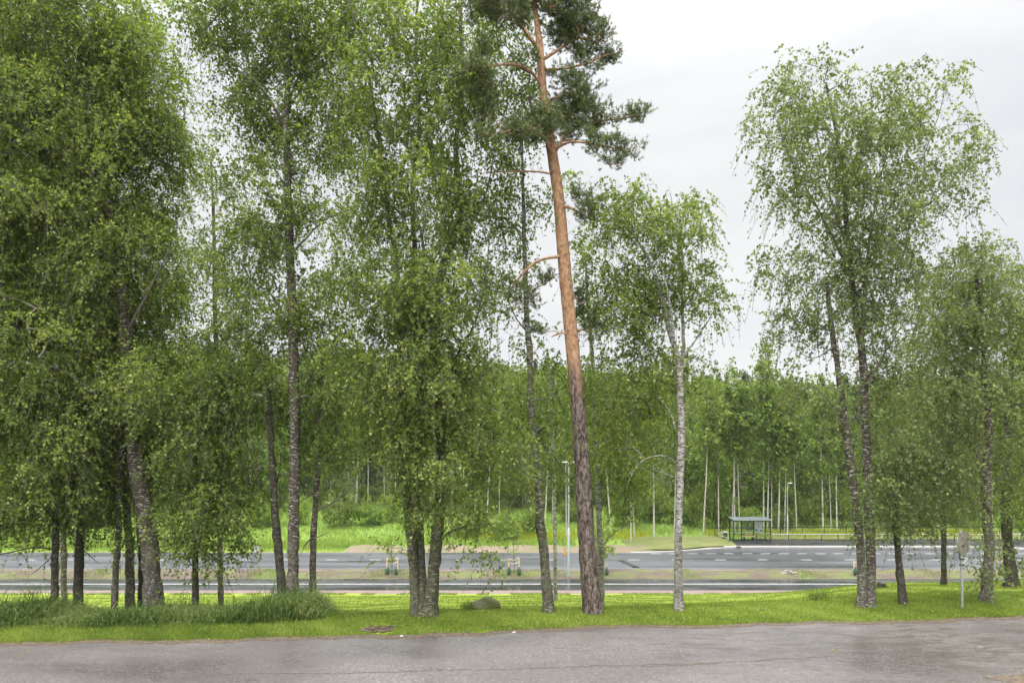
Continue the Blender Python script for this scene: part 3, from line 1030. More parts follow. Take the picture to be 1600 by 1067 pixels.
near_tree("mossy_tree", "thin mossy crooked trunk standing between the triple-stemmed tree and the tall pine", "tree", (857, 957), 18.3,
    [[(857, 957, 17), (853, 900, 15), (850, 860, 15), (845, 826, 16), (841, 770, 13), (838, 720, 12), (830, 630, 11), (828, 560, 10), (822, 480, 9), (820, 400, 7), (818, 330, 6), (816, 240, 4)],
     [(828, 560, 4), (812, 545, 3, -.3), (795, 540, 2, -.4)], [(826, 520, 4), (808, 500, 3, .2), (795, 470, 2, .3), (785, 440, 2, .4)], [(845, 690, 3), (870, 720, 2.5, .5), (895, 755, 2, .8), (905, 780, 1.5, 1)]],
    [(800, 180, 50, 70, .6, 1.3, .8), (770, 120, 50, 60, .8, 1.3, .8), (790, 300, 45, 60, .5, 1.1, .8), (810, 420, 32, 45, .4, .8, .55), (800, 620, 50, 35, .8, 1.0, .8), (845, 600, 40, 30, .8, 1.0, .6), (860, 660, 50, 40, 1, 1, .9), (880, 700, 40, 40, 1.4, .8, .8), (790, 500, 38, 38, .5, .7, .8), (840, 330, 30, 50, .5, .8, .6), (830, 560, 40, 28, .6, .8, .8), (800, 30, 50, 60, .8, 1.2, .7)],
    leaf='leaf', bark='bark_mossy', dens=5.6, tint=.5, group=G_ROW)
near_tree("birch_tree", "fork-topped birch with long pale trunk right of the pine, its crown open to the sky", "tree", (1060, 954), 18.5,
    [[(1060, 954, 14.5), (1060, 890, 13.5), (1060, 820, 12.5), (1063, 740, 12.5), (1065, 660, 12.5), (1062, 600, 12), (1058, 560, 10), (1045, 510, 8), (1030, 450, 6), (1005, 390, 5), (970, 340, 3)],
     [(1063, 590, 10), (1068, 540, 8, .2), (1066, 470, 7, .3), (1066, 400, 6, .4), (1055, 340, 4, .4), (1045, 290, 3, .4)],
     [(1060, 575, 8), (1052, 520, 7, -.3), (1040, 440, 5, -.4), (1010, 350, 4, -.5)],
     [(1057, 724, 3), (1045, 714, 2.6, -.3), (1025, 712, 2.2, -.5), (1000, 722, 1.8, -.8), (985, 745, 1.4, -1.0), (978, 765, .5, -1)],
     [(1056, 748, 2), (1038, 738, 1.6, -.3), (1018, 735, .6, -.4)],
     [(1056, 668, 4), (1045, 640, 3, .2), (1025, 620, 2, .4), (1008, 618, 1, .5)],
     [(1066, 560, 5), (1095, 520, 4, .2), (1125, 470, 3, .2)]],
    [(1010, 320, 45, 50, 0, 1.0, .9), (1060, 340, 50, 50, .2, 1.2), (960, 330, 45, 50, .2, 1.1, .9), (1085, 400, 30, 60, 0, .8, .8), (940, 410, 45, 50, .3, 1.0, .9), (1000, 420, 55, 50, .2, 1.2, .9), (1080, 480, 40, 40, .2, .9, .6), (1145, 455, 22, 35, .2, .5, .6),
     (1120, 490, 18, 35, .2, .4, .5), (960, 500, 55, 50, .4, 1.2), (1030, 500, 35, 50, .6, .8, .8), (940, 590, 50, 50, .6, 1.2), (1000, 580, 50, 45, .8, 1.0), (1100, 570, 22, 40, .3, .5, .8), (1035, 560, 30, 50, .5, .7, .9), (1085, 550, 28, 45, .5, .7, .9), (1040, 440, 45, 50, .2, 1, .8), (1095, 440, 25, 50, .1, .7, .8), (1110, 610, 30, 30, 0, .8, .7), (1000, 660, 50, 45, 1.0, 1.0), (950, 680, 50, 50, 1, 1.0), (1020, 720, 35, 40, 1.2, .7, .7)],
    leaf='leaf', bark='bark_white', dens=6.6, tint=.62, group=G_ROW)
near_tree("birch_tree", "black and white barked birch mostly hidden behind the tall pine's trunk", "tree", (938, 938), 23.0,
    [[(940, 944, 11), (938, 860, 10), (934, 760, 9), (930, 660, 8), (926, 560, 7), (918, 470, 6), (915, 400, 4)], [(938, 855, 4), (960, 832, 3, -.3), (985, 815, 2.4, -.6), (1010, 790, 2, -.8)], [(934, 700, 3), (960, 672, 2.4), (985, 640, 1.8)]],
    [(905, 430, 28, 60, .5, .8, .5), (940, 620, 60, 60, .5, 1.4, .9), (990, 700, 60, 60, .5, 1.3, .9), (900, 300, 22, 40, 0, .6, .6), (960, 770, 45, 40, 0, 1, .6), (1000, 780, 30, 30, 0, .8, .5)],
    leaf='leaf', bark='bark_white', dens=4.5, tint=.45)
near_tree("birch_tree", "twin-trunked tall birch with a wide airy crown, left of the leaning small tree", "tree", (1353, 950), 18.9,
    [[(1347, 950, 15), (1346, 890, 14), (1341, 820, 13), (1331, 740, 13), (1318, 650, 12), (1308, 570, 9), (1298, 500, 8), (1292, 440, 6)],
     [(1358, 950, 17), (1360, 890, 16, .1), (1359, 820, 15, .15), (1355, 720, 14, .2), (1351, 620, 13, .2), (1348, 560, 12, .2), (1335, 470, 10, .2), (1325, 380, 8, .2), (1318, 280, 7, .1), (1305, 200, 5, 0), (1290, 130, 3.5, 0)],
     [(1346, 540, 9), (1352, 470, 8, -.3), (1358, 380, 7, -.4), (1376, 280, 5, -.4), (1400, 190, 4, -.4)],
     [(1345, 510, 7), (1360, 400, 6, .5), (1410, 320, 5, .8), (1460, 200, 4, 1.0), (1480, 130, 2.5, 1)],
     [(1352, 430, 6), (1410, 350, 5, .2), (1470, 305, 4, .2), (1520, 260, 3, .2)],
     [(1355, 600, 7), (1390, 540, 5, -.3), (1420, 490, 4, -.5)],
     [(1330, 430, 6), (1280, 330, 5, -.3), (1240, 260, 4, -.5), (1210, 180, 3, -.5)],
     [(1328, 400, 5), (1295, 300, 4, .6), (1270, 180, 3, .8)],
     [(1380, 450, 4), (1430, 430, 3.5, -.4), (1500, 403, 3, -.7)],
     [(1306, 540, 4), (1270, 560, 3, -.2), (1245, 545, 2.4, -.3)]],
    [(1215, 130, 22, 35, -.5, .6, .7), (1210, 200, 40, 60, -.5, 1.2, .9), (1250, 130, 40, 45, 0, 1.1, .8), (1310, 120, 38, 40, .2, 1.1, .8), (1290, 210, 60, 60, 0, 1.6, .9), (1385, 150, 45, 45, 0, 1.2, .8), (1370, 240, 60, 60, 0, 1.6), (1440, 170, 45, 50, .6, 1.2, .7), (1480, 130, 20, 35, 1, .5, .8),
     (1510, 200, 35, 35, .6, .8, .6), (1535, 240, 30, 30, .3, .7, .9), (1450, 270, 60, 50, .4, 1.5, .8), (1500, 320, 22, 28, .2, .5, .5), (1225, 270, 45, 50, -.4, 1.2, .9), (1290, 310, 60, 50, 0, 1.6, .9), (1370, 340, 60, 50, 0, 1.6), (1430, 360, 40, 40, .4, 1.1, .6), (1215, 420, 35, 40, -.3, .9, .9), (1245, 500, 40, 45, -.2, 1.1, .8), (1290, 410, 55, 50, 0, 1.5), (1370, 430, 60, 50, 0, 1.6),
     (1225, 555, 30, 22, -.3, .7, .8), (1300, 510, 45, 45, 0, 1.3, .8), (1390, 510, 50, 45, 0, 1.3), (1440, 430, 40, 35, -.4, .9, .6), (1280, 590, 45, 40, 0, 1.1, .9), (1400, 590, 50, 50, .2, 1.3), (1300, 650, 35, 30, .4, .8, .8), (1400, 680, 50, 50, .2, 1.2), (1360, 760, 40, 50, -.6, .7, .7), (1350, 870, 22, 40, -.7, .3, .5)],
    leaf='leaf_pale', bark='bark', dens=5.4, tint=.5, group=G_ROW)
near_tree("leaning_tree", "small slim tree leaning left with weeds round its foot, left of the road sign", "tree", (1412, 945), 19.2,
    [[(1412, 945, 12), (1407, 900, 12), (1402, 850, 10), (1399, 810, 9), (1398, 740, 6)], [(1404, 868, 2.5), (1414, 850, 2), (1420, 835, 1.5)]],
    [(1400, 780, 40, 45, 0, .9), (1430, 800, 40, 30, .2, .8), (1370, 800, 35, 40, -.2, .8), (1420, 720, 50, 40, .3, 1.1), (1412, 940, 14, 10, -.1, .3, 1.6)],
    leaf='leaf_pale', bark='bark_dark', dens=7, tint=.4)
near_tree("birch_tree", "weeping birch with white ringed bark just right of the road sign", "tree", (1542, 941), 19.5,
    [[(1541, 941, 17), (1543, 890, 16), (1546, 850, 15), (1541, 800, 14), (1542, 740, 13), (1545, 680, 12), (1540, 600, 10), (1535, 520, 8), (1525, 430, 5)],
     [(1540, 760, 8), (1530, 720, 8, .2), (1526, 690, 7, .3), (1520, 600, 5, .4), (1500, 500, 4, .5)]],
    [(1500, 430, 50, 50, .2, 1.3), (1555, 430, 45, 60, .2, 1.3), (1480, 520, 45, 60, .2, 1.3), (1545, 530, 60, 60, .3, 1.5), (1470, 620, 45, 60, 0, 1.3), (1530, 630, 60, 60, .3, 1.4), (1475, 710, 50, 50, -.2, 1.1), (1570, 700, 40, 60, .3, 1.1), (1490, 780, 50, 35, -.2, .9, .8), (1525, 870, 20, 50, -.3, .5, .9), (1550, 900, 12, 30, -.4, .3, .8)],
    leaf='leaf_pale', bark='bark', dens=6.0, tint=.58, droop=1.35, tlen=.7, group=G_ROW)
near_tree("dark_tree", "dark barked tree flaring at its foot at the right edge beyond the weeping birch", "tree", (1582, 920), 24.0,
    [[(1582, 921, 19), (1578, 880, 17), (1573, 830, 15), (1570, 760, 12), (1575, 650, 9), (1585, 520, 6)]],
    [(1600, 480, 60, 80, 0, 1.8), (1590, 600, 60, 70, 0, 1.8), (1600, 720, 60, 60, 0, 1.6), (1590, 800, 45, 45, -.3, 1.2), (1600, 870, 30, 40, -.4, .8), (1640, 620, 60, 160, 0, 2.0)],
    leaf='leaf', bark='bark_dark', dens=4.8, tint=.52, twigs=6)
# trees a little behind the front row fill the depth of the thicket
near_tree("birch_tree", "pale topped birch standing behind, filling the gap beside the tall straight birch", "tree", (345, 925), 27.0,
    [[(345, 925, 9), (343, 800, 9), (340, 640, 8), (336, 480, 7), (334, 350, 5), (330, 250, 3)]],
    [(330, 245, 26, 60, 0, .9, .9), (340, 320, 40, 50, 0, 1.5, .6), (330, 420, 50, 60, 0, 1.8, .7), (350, 520, 60, 60, 0, 2.0, .9), (310, 600, 60, 70, 0, 2.0), (380, 660, 60, 60, 0, 2.0)],
    leaf='leaf_pale', bark='bark', dens=2.8, tint=.3, leafL=.085, leafW=.07, twigs=6, per=11)
near_tree("birch_tree", "birch deep in the left thicket behind the slender trees", "tree", (100, 925), 27.0,
    [[(100, 925, 9), (98, 800, 9), (90, 600, 8), (85, 400, 6), (80, 250, 4)]],
    [(60, 330, 120, 120, 0, 2.4, .8), (110, 520, 120, 100, 0, 2.4), (90, 650, 130, 70, 0, 2.4, .9), (250, 520, 80, 90, 0, 2.0, .9), (80, 180, 90, 100, 0, 2, .7), (-30, 700, 90, 90, 0, 2)],
    leaf='leaf_dark', bark='bark', dens=2.4, tint=.25, leafL=.09, leafW=.075, twigs=6, per=11)
near_tree("birch_tree", "birch beyond the mossy trunk with loose foliage against the sky", "tree", (868, 912), 32.0,
    [[(868, 935, 6), (866, 760, 6), (862, 640, 5), (858, 575, 2)]],
    [(820, 630, 55, 55, 0, 1.8, 1.0), (870, 600, 45, 40, 0, 1.6, .9), (900, 680, 50, 60, 0, 1.8, .8), (640, 640, 90, 60, 0, 2.2, .7)],
    leaf='leaf_far', bark='bark_white', dens=2.0, tint=.5, leafL=.1, leafW=.08, twigs=6, per=10)
near_tree("birch_tree", "bright green tree behind the road sign between the two right-hand birches", "tree", (1475, 912), 26.0,
    [[(1475, 925, 8), (1474, 800, 8), (1470, 650, 7), (1480, 500, 5), (1490, 430, 3)]],
    [(1500, 440, 55, 45, 0, 1.8), (1450, 500, 40, 55, 0, 1.5, .9), (1440, 600, 60, 70, 0, 1.8), (1500, 560, 60, 70, 0, 1.8), (1430, 700, 60, 60, 0, 1.8), (1500, 720, 60, 60, 0, 1.8, .9), (1450, 780, 60, 35, 0, 1.4, .8)],
    leaf='leaf_pale', bark='bark_dark', dens=3.0, tint=.6, leafL=.08, leafW=.065, twigs=6, per=11)


# ------------------------------------------------------------------ the tall pine
def pine(name, label, base, Y, stems, lobes, dens=9.0):
    bx = (base[0] - 800) / F * Y
    org = np.array([bx, Y, gz(bx, Y)])
    root = empty(name, org); setp(root, label, "tree")
    tr = MB(); nodes = []
    for si, st in enumerate(stems):
        pts = np.array([P(p[0], p[1], Y + (p[3] if len(p) > 3 else 0)) for p in st])
        rad = np.array([p[2] / F * Y / 2 for p in st])
        if si == 0:
            pts[0, 2] = gz(pts[0, 0], pts[0, 1]) - .12
        pp, rr = resample(pts, rad)
        h = pp[:, 2] - org[2]
        if si == 0:
            rr = rr * (1 + .12 * np.exp(-np.maximum(h, 0) / .3))
        tb = tr if si == 0 else MB()
        tb.tube(pp, rr, 20 if si == 0 else 8, 0, rough=.03)
        if si: tb.obj("branch", M['pine_bark'], root, org)
        nodes.append(pp[h > 5] if si == 0 else pp)
    nodes = np.concatenate(nodes)
    cl_ = []
    for lb in lobes:
        px, py, rx, ry, dy, ryd = lb[:6]
        c = P(px, py, Y + dy); sx = 1.18 * rx / F * (Y + dy); sz = 1.12 * ry / F * (Y + dy)
        n = max(4, int(4.19 * sx * sz * ryd * dens))
        cl_.append(sample_lobe(c, (sx, ryd, sz), n, shell=1.6))
    cl_ = np.concatenate(cl_)
    pos, wt, chains, S = grow(nodes, cl_, seg=.3, arch=.05, jit=.14, up=.3, slope=.1)
    branch_objects(pos, wt, chains, S, .0065, root, org, M['pine_bark'], tr, 40, .42, .05)
    tr.obj("trunk", [M['pine_bark'], M['pine_bark']], root, org)
    # shoots: short axes with needles all round
    k = 7
    o = np.repeat(cl_, k, 0); m = len(o)
    d = rng.standard_normal((m, 3)); d[:, 2] = np.abs(d[:, 2]) * .9 + .15
    d /= np.linalg.norm(d, axis=1, keepdims=True)
    L = .16 + .16 * rng.random(m)
    o = o + rng.standard_normal((m, 3)) * .06
    nd = 34
    t = rng.random((m, nd))
    base_ = o[:, None] + d[:, None] * (L[:, None] * t)[..., None]
    side = rng.standard_normal((m, nd, 3))
    side -= (side * d[:, None]).sum(-1, keepdims=True) * d[:, None]
    side /= np.linalg.norm(side, axis=-1, keepdims=True) + 1e-9
    nv = side * .8 + d[:, None] * .6
    tip = base_ + nv * (.06 + .035 * rng.random((m, nd, 1)))
    wv = np.cross(nv, rng.standard_normal((m, nd, 3))); wv /= np.linalg.norm(wv, axis=-1, keepdims=True) + 1e-9
    wv *= .007
    v = np.stack([base_ - wv, base_ + wv, tip], 2).reshape(-1, 3)
    tint = np.clip(np.repeat(.45 + rng.standard_normal(m) * .18, nd) + .1 * rng.standard_normal(m * nd) + (t.ravel() - .5) * .25, 0, 1)
    cm = MB(); cm.add(v, None, np.arange(len(v)).reshape(-1, 3), tint=tint)
    cm.obj("crown", M['needle'], root, org)
    return root


pine("pine_tree", "tall pine with orange upper bark, grey brown lower trunk and needle pads high above", (927, 957), 18.2,
    [[(927, 957, 30), (921, 900, 28), (915, 820, 26), (911, 750, 25), (907, 680, 23), (900, 600, 22), (892, 520, 21), (885, 450, 20), (879, 380, 19), (873, 310, 17), (865, 255, 17), (857, 205, 15), (850, 160, 13), (846, 110, 12), (843, 70, 11), (838, 30, 8), (832, -30, 6), (835, -90, 4)],
     [(849, 140, 5), (835, 118, 5, -.2), (815, 104, 4.5, -.4), (785, 101, 4, -1.3), (752, 106, 3.5, -1.9), (738, 100, 2.5, -2.1)],
     [(844, 80, 6), (828, 60, 5, -.2), (812, 35, 4.5, -.3), (790, 22, 3.5, -.5), (755, 8, 2.5, -.7)],
     [(864, 245, 7), (850, 215, 6, -.5), (825, 200, 4, -1.1), (785, 208, 3, -1.8)],
     [(866, 240, 6), (882, 215, 5.5, .2), (910, 195, 4, .3), (950, 188, 3, .3), (1000, 182, 2, .2)],
     [(866, 235, 5), (890, 222, 4, -.3), (930, 226, 3, -.4), (985, 238, 2, -.5)],
     [(869, 275, 3), (845, 269, 3, -.2), (800, 268, 2.4, -.5), (760, 270, 2, -.7)],
     [(876, 322, 6), (888, 320, 5, -.1), (896, 330, 3.5, -.2), (910, 335, 2, -.2)],
     [(881, 402, 5), (865, 402, 4.6, -.2), (840, 408, 4.2, -.4), (820, 424, 3.8, -.5), (804, 443, 3, -.6), (795, 455, 2, -.6)],
     [(890, 522, 3.4), (875, 520, 3, -.2), (862, 526, 2, -.3)],
     [(888, 470, 3), (905, 465, 3, .6), (912, 480, 2.5, .8)], [(893, 520, 3), (910, 515, 3, .6), (925, 520, 2, .8)],
     [(846, 95, 6), (870, 80, 5, .2), (905, 60, 4, .3), (935, 70, 3, .3)], [(845, 110, 5), (880, 108, 4, .1), (915, 100, 3, .2), (950, 85, 2, .3)],
     [(850, 160, 5), (880, 150, 4, .2), (915, 152, 3, .3)]],
    [(770, 12, 52, 22, -1.5, .9), (850, 2, 40, 16, 0, .8), (885, 22, 40, 20, 0, .9), (905, 55, 40, 22, .2, .8), (925, 92, 32, 24, .2, .8), (948, 85, 18, 14, .3, .5), (914, 118, 25, 18, .2, .5),
     (745, 130, 34, 30, -2.0, .6), (750, 160, 26, 20, -2.0, .5), (762, 78, 18, 12, -1.7, .4), (745, 100, 14, 10, -2.0, .3), (820, 92, 18, 9, -.3, .4), (878, 122, 20, 13, 0, .5), (912, 155, 34, 17, .3, .7), (890, 175, 25, 12, .1, .6), (936, 188, 40, 14, .3, .6), (985, 183, 26, 10, .2, .4), (1003, 181, 10, 6, .2, .25),
     (850, 197, 28, 18, -.6, .8), (800, 205, 40, 13, -1.5, .6), (762, 215, 24, 10, -2.0, .5), (865, 182, 25, 14, .5, .6), (945, 228, 35, 12, -.4, .6), (985, 238, 20, 10, -.5, .4), (952, 252, 22, 9, -.4, .4), (905, 205, 30, 12, .1, .6),
     (920, 328, 22, 20, -.2, .45), (898, 300, 12, 12, -.1, .3), (860, 437, 18, 9, .5, .4), (905, 462, 16, 12, .7, .4), (917, 490, 20, 13, .8, .4), (928, 522, 17, 18, .8, .4), (808, 452, 22, 10, -.6, .4), (800, 480, 12, 14, -.6, .3), (900, 4, 22, 8, .3, .5), (925, 2, 14, 7, .3, .3), (840, -50, 70, 30, 0, 1.0),
     (840, 515, 12, 9, .3, .3), (828, 470, 14, 20, .4, .3)],
    dens=56)

# ------------------------------------------------------------------ grasses


def blades(mb, x, y, z, h, w, lean=.35, tint=.5, seg=1, jit=.2, wind=(0.0, 0.0)):
    n = len(x)
    h = np.broadcast_to(h, (n,)); w = np.broadcast_to(w, (n,))
    a = rng.random(n) * 2 * math.pi
    # blade faces lie mostly across the sight line but with free rotation
    fx, fy = np.cos(a), np.sin(a)
    l = rng.standard_normal((n, 2)) * lean + np.array(wind)
    base = np.stack([x, y, z - .01], 1)
    tint = np.clip(tint + rng.standard_normal(n) * jit, 0, 1)
    ww = np.stack([fx, fy, 0 * fx], 1) * (w * .5)[:, None]
    if seg == 1:
        tip = base + np.stack([l[:, 0] * h, l[:, 1] * h, h], 1)
        v = np.stack([base - ww, base + ww, tip], 1).reshape(-1, 3)
        mb.add(v, None, np.arange(3 * n).reshape(n, 3), tint=tint)
    else:
        mid = base + np.stack([l[:, 0] * h * .3, l[:, 1] * h * .3, h * .6], 1)
        m2 = base + np.stack([l[:, 0] * h * .75, l[:, 1] * h * .75, h * .92], 1)
        tip = base + np.stack([l[:, 0] * h * 1.35, l[:, 1] * h * 1.35, h * (.95 - .25 * np.minimum(1, np.abs(l).sum(1)))], 1)
        v = np.stack([base - ww, base + ww, mid + ww * .85, mid - ww * .85, m2 + ww * .55, m2 - ww * .55, tip], 1).reshape(-1, 3)
        i = np.arange(n)[:, None] * 7
        q = np.concatenate([i + [0, 1, 2, 3], i + [3, 2, 4, 5]])
        mb.add(v, q, i + [5, 4, 6], tint=np.tile(tint, 1)) if False else None
        mb.add(v, q, None, tint=np.clip(np.concatenate([tint - .12, tint + .1]), 0, 1))
        mb.add(v, None, i + [5, 4, 6], tint=np.clip(tint + .3, 0, 1))


def scatter(n, x0, x1, y0, y1):
    return rng.uniform(x0, x1, n), rng.uniform(y0, y1, n)


def edge_at(x):
    return np.interp(x, ex, edge)


# verge grass beside the near road
mb = MB()
n = 300000
x = rng.uniform(-17, 19, n); d = rng.random(n) ** 1.15 * 3.6 - .04
y = edge_at(x) + d
bare = ((x + 3.25) / .42) ** 2 + ((d - .5) / .3) ** 2 < 1.0
x, y, d = x[~bare], y[~bare], d[~bare]
clump = .5 + .5 * np.sin(x * 3.1 + 2 * np.sin(y * 2.3)) * np.sin(y * 4.7 + x)
left = sst(-2, -6, x)
hh = (.05 + .055 * clump * rng.random(len(x)) + .025 * left) * np.clip(d / .15 + .35, .35, 1.0)
blades(mb, x, y, ground(x, y), hh, .012, .6, .42 + .2 * (clump - .5) + .16 * np.sin(x * .8 + 2 * np.sin(y * 1.1)) + .1 * np.sin(x * 5.1 + y * 3), jit=.25)
setp(mb.obj("verge_grass", M['blade']), "short bright green grass along the near road's edge", "grass", kind="stuff")
# lawn beyond the tree row
mb = MB()
n = 170000
yy = 19.5 + 28 * rng.random(n) ** 1.3
x = (rng.random(n) * 2 - 1) * .86 * yy
z = ground(x, yy)
cl2 = np.sin(x * .9 + 1.5 * np.sin(yy * .7)) * np.sin(yy * .8)
blades(mb, x, yy, z, (.045 + .04 * rng.random(n)) * (yy / 22) ** .4, .012 * (yy / 19) ** 1.1, .55, .45 + .15 * cl2, jit=.2)
# ragged tufts along the foot of the lawn
n = 9000
x = rng.uniform(-42, 30, n); y = 49.0 + .45 * rng.standard_normal(n)
k = np.sin(x * .8) + np.sin(x * 2.3) > -.4
x, y = x[k], y[k]
blades(mb, x, y, ground(x, y), .1 + .1 * rng.random(len(x)), .04, .4, .25, jit=.2)
setp(mb.obj("lawn_grass", M['blade']), "mown lawn sloping from the tree row down to the cycle path", "grass", kind="stuff")
fl = MB()
n = 900
x = rng.uniform(-14, 18, n); y = edge_at(x) + rng.uniform(.3, 6.5, n)
fl.leaves(np.stack([x, y, ground(x, y) + .055 + .03 * rng.random(n)], -1), .035, .035, rng.random(n), 0, down=0, spread=1)
setp(fl.obj("lawn_flowers", M['yellow_weed']), "tiny yellow flowers and leaf bits scattered in the lawn", "flowers", kind="stuff")
ll = MB()
n = 260
x = rng.uniform(-14, 15, n); y = edge_at(x) - rng.random(n) ** 2.2 * 3.0
ll.leaves(np.stack([x, y, np.full(n, .012)], -1), .03, .025, rng.random(n), 0, down=0, spread=.6)
setp(ll.obj("leaf_litter", M['yellow_weed']), "small fallen leaves on the near road's margin", "leaf litter", kind="stuff")
# tall grass under the left thicket
mb = MB()
n = 90000
x = rng.uniform(-18.5, -3.9, n)
d = rng.beta(2, 2, n) * 2.6 + 1.1
y = 16.4 + .098 * x + d
lim = -5.35 + .6 * np.sin(d * 5) - .5 * rng.random(n)
patch = np.sin(x * 2.2 + 1.3 * np.sin(d * 3)) + np.sin(x * .9 + d * 2)
k = ((x < lim) & (patch + rng.standard_normal(n) > -1.3)) | (rng.random(n) < .06)
x, y, d = x[k], y[k], d[k]
hmod = .36 + .2 * np.sin(x * 1.3 + np.sin(y * 2)) * np.sin(x * .47 + 1) + .25 * np.exp(-((x + 5.6) / 1.0) ** 2)
h = np.clip(hmod, .2, .65) * (.4 + .8 * rng.random(len(x)))
h *= np.clip((d - .9) / .7, .35, 1) * np.clip((-4.2 - x) / 1.4, .3, 1)
sel = rng.random(len(x)) < .035
h[sel] *= 1.75
blades(mb, x, y, ground(x, y), h * .95, .016, .38, .4 + .15 * np.sin(x * 2.1), seg=3, jit=.22, wind=(.25, -.05))
setp(mb.obj("tall_grass", M['blade_dark']), "uncut tall grass bending under the left thicket", "tall grass", kind="stuff")
# meadow beyond the road
mb = MB()
n = 150000
y = 72.5 + 40 * rng.random(n) ** 1.4
x = (rng.random(n) * 2 - 1) * .86 * y
k = ~((x > -17.5) & (x < 9) & (y < 73.6)) & ~((x > 7) & (y < 80.5)) & ~((x > 22) & (y < 84))
x, y = x[k], y[k]
kk = (x < -17.2)
y2 = rng.uniform(69.7, 73.5, 9000); x2 = rng.uniform(-62, -17.4, 9000)
x = np.r_[x, x2]; y = np.r_[y, y2]
cl2 = np.sin(x * .5 + 1.5 * np.sin(y * .35)) * np.sin(y * .6 + x * .2)
hh = (.25 + .3 * rng.random(len(x)) + .18 * cl2) * np.clip((y - 69.5) / 3, .35, 1)
blades(mb, x, y, ground(x, y), hh, .055, .45, .5 + .25 * cl2, jit=.2)
setp(mb.obj("meadow_grass", M['blade_meadow']), "rank green meadow between the main road and the forest", "meadow grass", kind="stuff")
# weeds by the platform and grass patches on the soil verge
mb = MB()
n = 7000
x = rng.uniform(23, 58, n); y = 81.2 + .8 * rng.standard_normal(n)
h = .25 + .5 * rng.random(n) * (.6 + .4 * np.sin(x * 1.7))
blades(mb, x, y, np.interp(y, [78.25, 83], [-6.1, -5.6]), h, .07, .3, .5, jit=.25)
n = 3500
x = rng.uniform(-6, 16, n); y = 80 + 1.0 * rng.standard_normal(n)
blades(mb, x, y, ground(x, y) , .3 + .5 * rng.random(n), .07, .3, .5, jit=.25)
setp(mb.obj("yellow_weeds", M['yellow_weed']), "yellow green weeds behind the bus platform", "weeds", kind="stuff")
mb = MB()
n = 26000
x = rng.uniform(-45, 45, n); t = rng.random(n) ** 1.3
y = 55.4 + 3.3 * t
f = np.sin(x * .55 + .6) + .8 * np.sin(x * 1.27 + 2) + np.where(x < 4, .15, -.7) - t * .9
k = f + .35 * rng.standard_normal(n) > .25
x, y, t = x[k], y[k], t[k]
z = ZR + .012 + .30 * np.sin(math.pi * t) * (1 + .35 * np.sin(x * .8) * np.sin(x * .23))
blades(mb, x, y, z, .08 + .14 * rng.random(len(x)), .04, .5, .35, jit=.25)
setp(mb.obj("verge_weeds", M['blade']), "patchy grass on the brown soil strip", "grass", kind="stuff")


# broad-leaved plants
def leafy_clump(name, label, cat, x, y, rx, ry, h, n, L, m, tint=.5, group=None, leaf=.6):
    o_ = (x, y, gz(x, y))
    mb = MB()
    p = sample_lobe((x, y, o_[2] + h * .4), (rx, ry, h * .6), n, shell=1.2)
    p = p[p[:, 2] > o_[2]]
    mb.leaves(p, L, L * leaf, np.clip(tint + .2 * rng.standard_normal(len(p)), 0, 1), 0, down=-.1, spread=1)
    k = 14
    for i in range(k):
        q = p[rng.integers(len(p))]
        mb.tube([(x + rng.uniform(-.3, .3) * rx, y, o_[2]), (q + np.array([x, y, o_[2]])) / 2 + [0, 0, .05], q], [.006, .005, .003], 3, 1)
    o = mb.obj(name, [m, M['twig']], None, o_)
    return setp(o, label, cat, group)


pt = hit(430, 965, 15, 20)
for k, (px, py, r_, lab) in enumerate([
        (425, 958, .5, "dark leafy weed clump at the foot of the straight birch, among tall grass"),
        (385, 955, .42, "broad-leaved weed clump in the tall grass below the small leafy young tree")]):
    c = hit(px, 968, 15, 20)
    leafy_clump("weed_plant", lab, "plant", c[0], c[1] + .5, r_, .3, .45, 420, .08, M['leaf'], .5)
c = hit(1276, 950, 17, 30)
leafy_clump("grass_tuft", "dark green weedy tuft on the lawn left of the twin-trunked birch", "tuft", P(1276, 945, 20.0)[0], 20.0, .42, .25, .26, 900, .06, M['leaf_dark'], .6, leaf=.25)
leafy_clump("grass_tuft", "flat small tuft behind the dark weedy one, left of the twin-trunked birch", "tuft", P(1290, 930, 22.0)[0], 22.0, .25, .15, .14, 220, .06, M['leaf'], .5, leaf=.25)


def blob(mb, c, r, sub=4, seed=0, flat=.0, amp=.16):
    nu, nv_ = 28, 14
    u = np.arange(nu) * 2 * math.pi / nu; vv = np.linspace(0, math.pi, nv_)
    U, V = np.meshgrid(u, vv)
    x = np.sin(V) * np.cos(U); y = np.sin(V) * np.sin(U); z = np.cos(V)
    f = 1 + amp * (np.sin(3 * x + seed) * np.cos(2.3 * y + seed * 2) + .6 * np.sin(5 * z + 4 * x + seed) + .35 * np.sin(9 * y + 7 * x + seed))
    v = np.stack([x * f * r[0], y * f * r[1], np.maximum(z * f * r[2], -flat)], -1).reshape(-1, 3) + np.array(c)
    i = np.arange(nv_ - 1)[:, None] * nu; j = np.arange(nu)[None, :]; j2 = (j + 1) % nu
    mb.add(v, np.stack([i + j, i + nu + j, i + nu + j2, i + j2], -1).reshape(-1, 4), smooth=True)


# boulder, stumps, bare patches, stones
bx, by = P(757, 955, 19.0)[0], 19.0
bz = gz(bx, by)
mb = MB(); blob(mb, (bx, by, bz + .02), (.38, .30, .33), seed=2.1, flat=.1, amp=.2)
o = mb.obj("boulder", M['rock'], None, (bx, by, bz)); setp(o, "mossy grey boulder on the lawn right of the triple-stemmed tree", "boulder")
leafy_clump("grass_tuft", "grass tuft hugging the left side of the mossy boulder", "tuft", bx - .42, by - .02, .26, .2, .26, 1100, .07, M['leaf'], .65, leaf=.2)


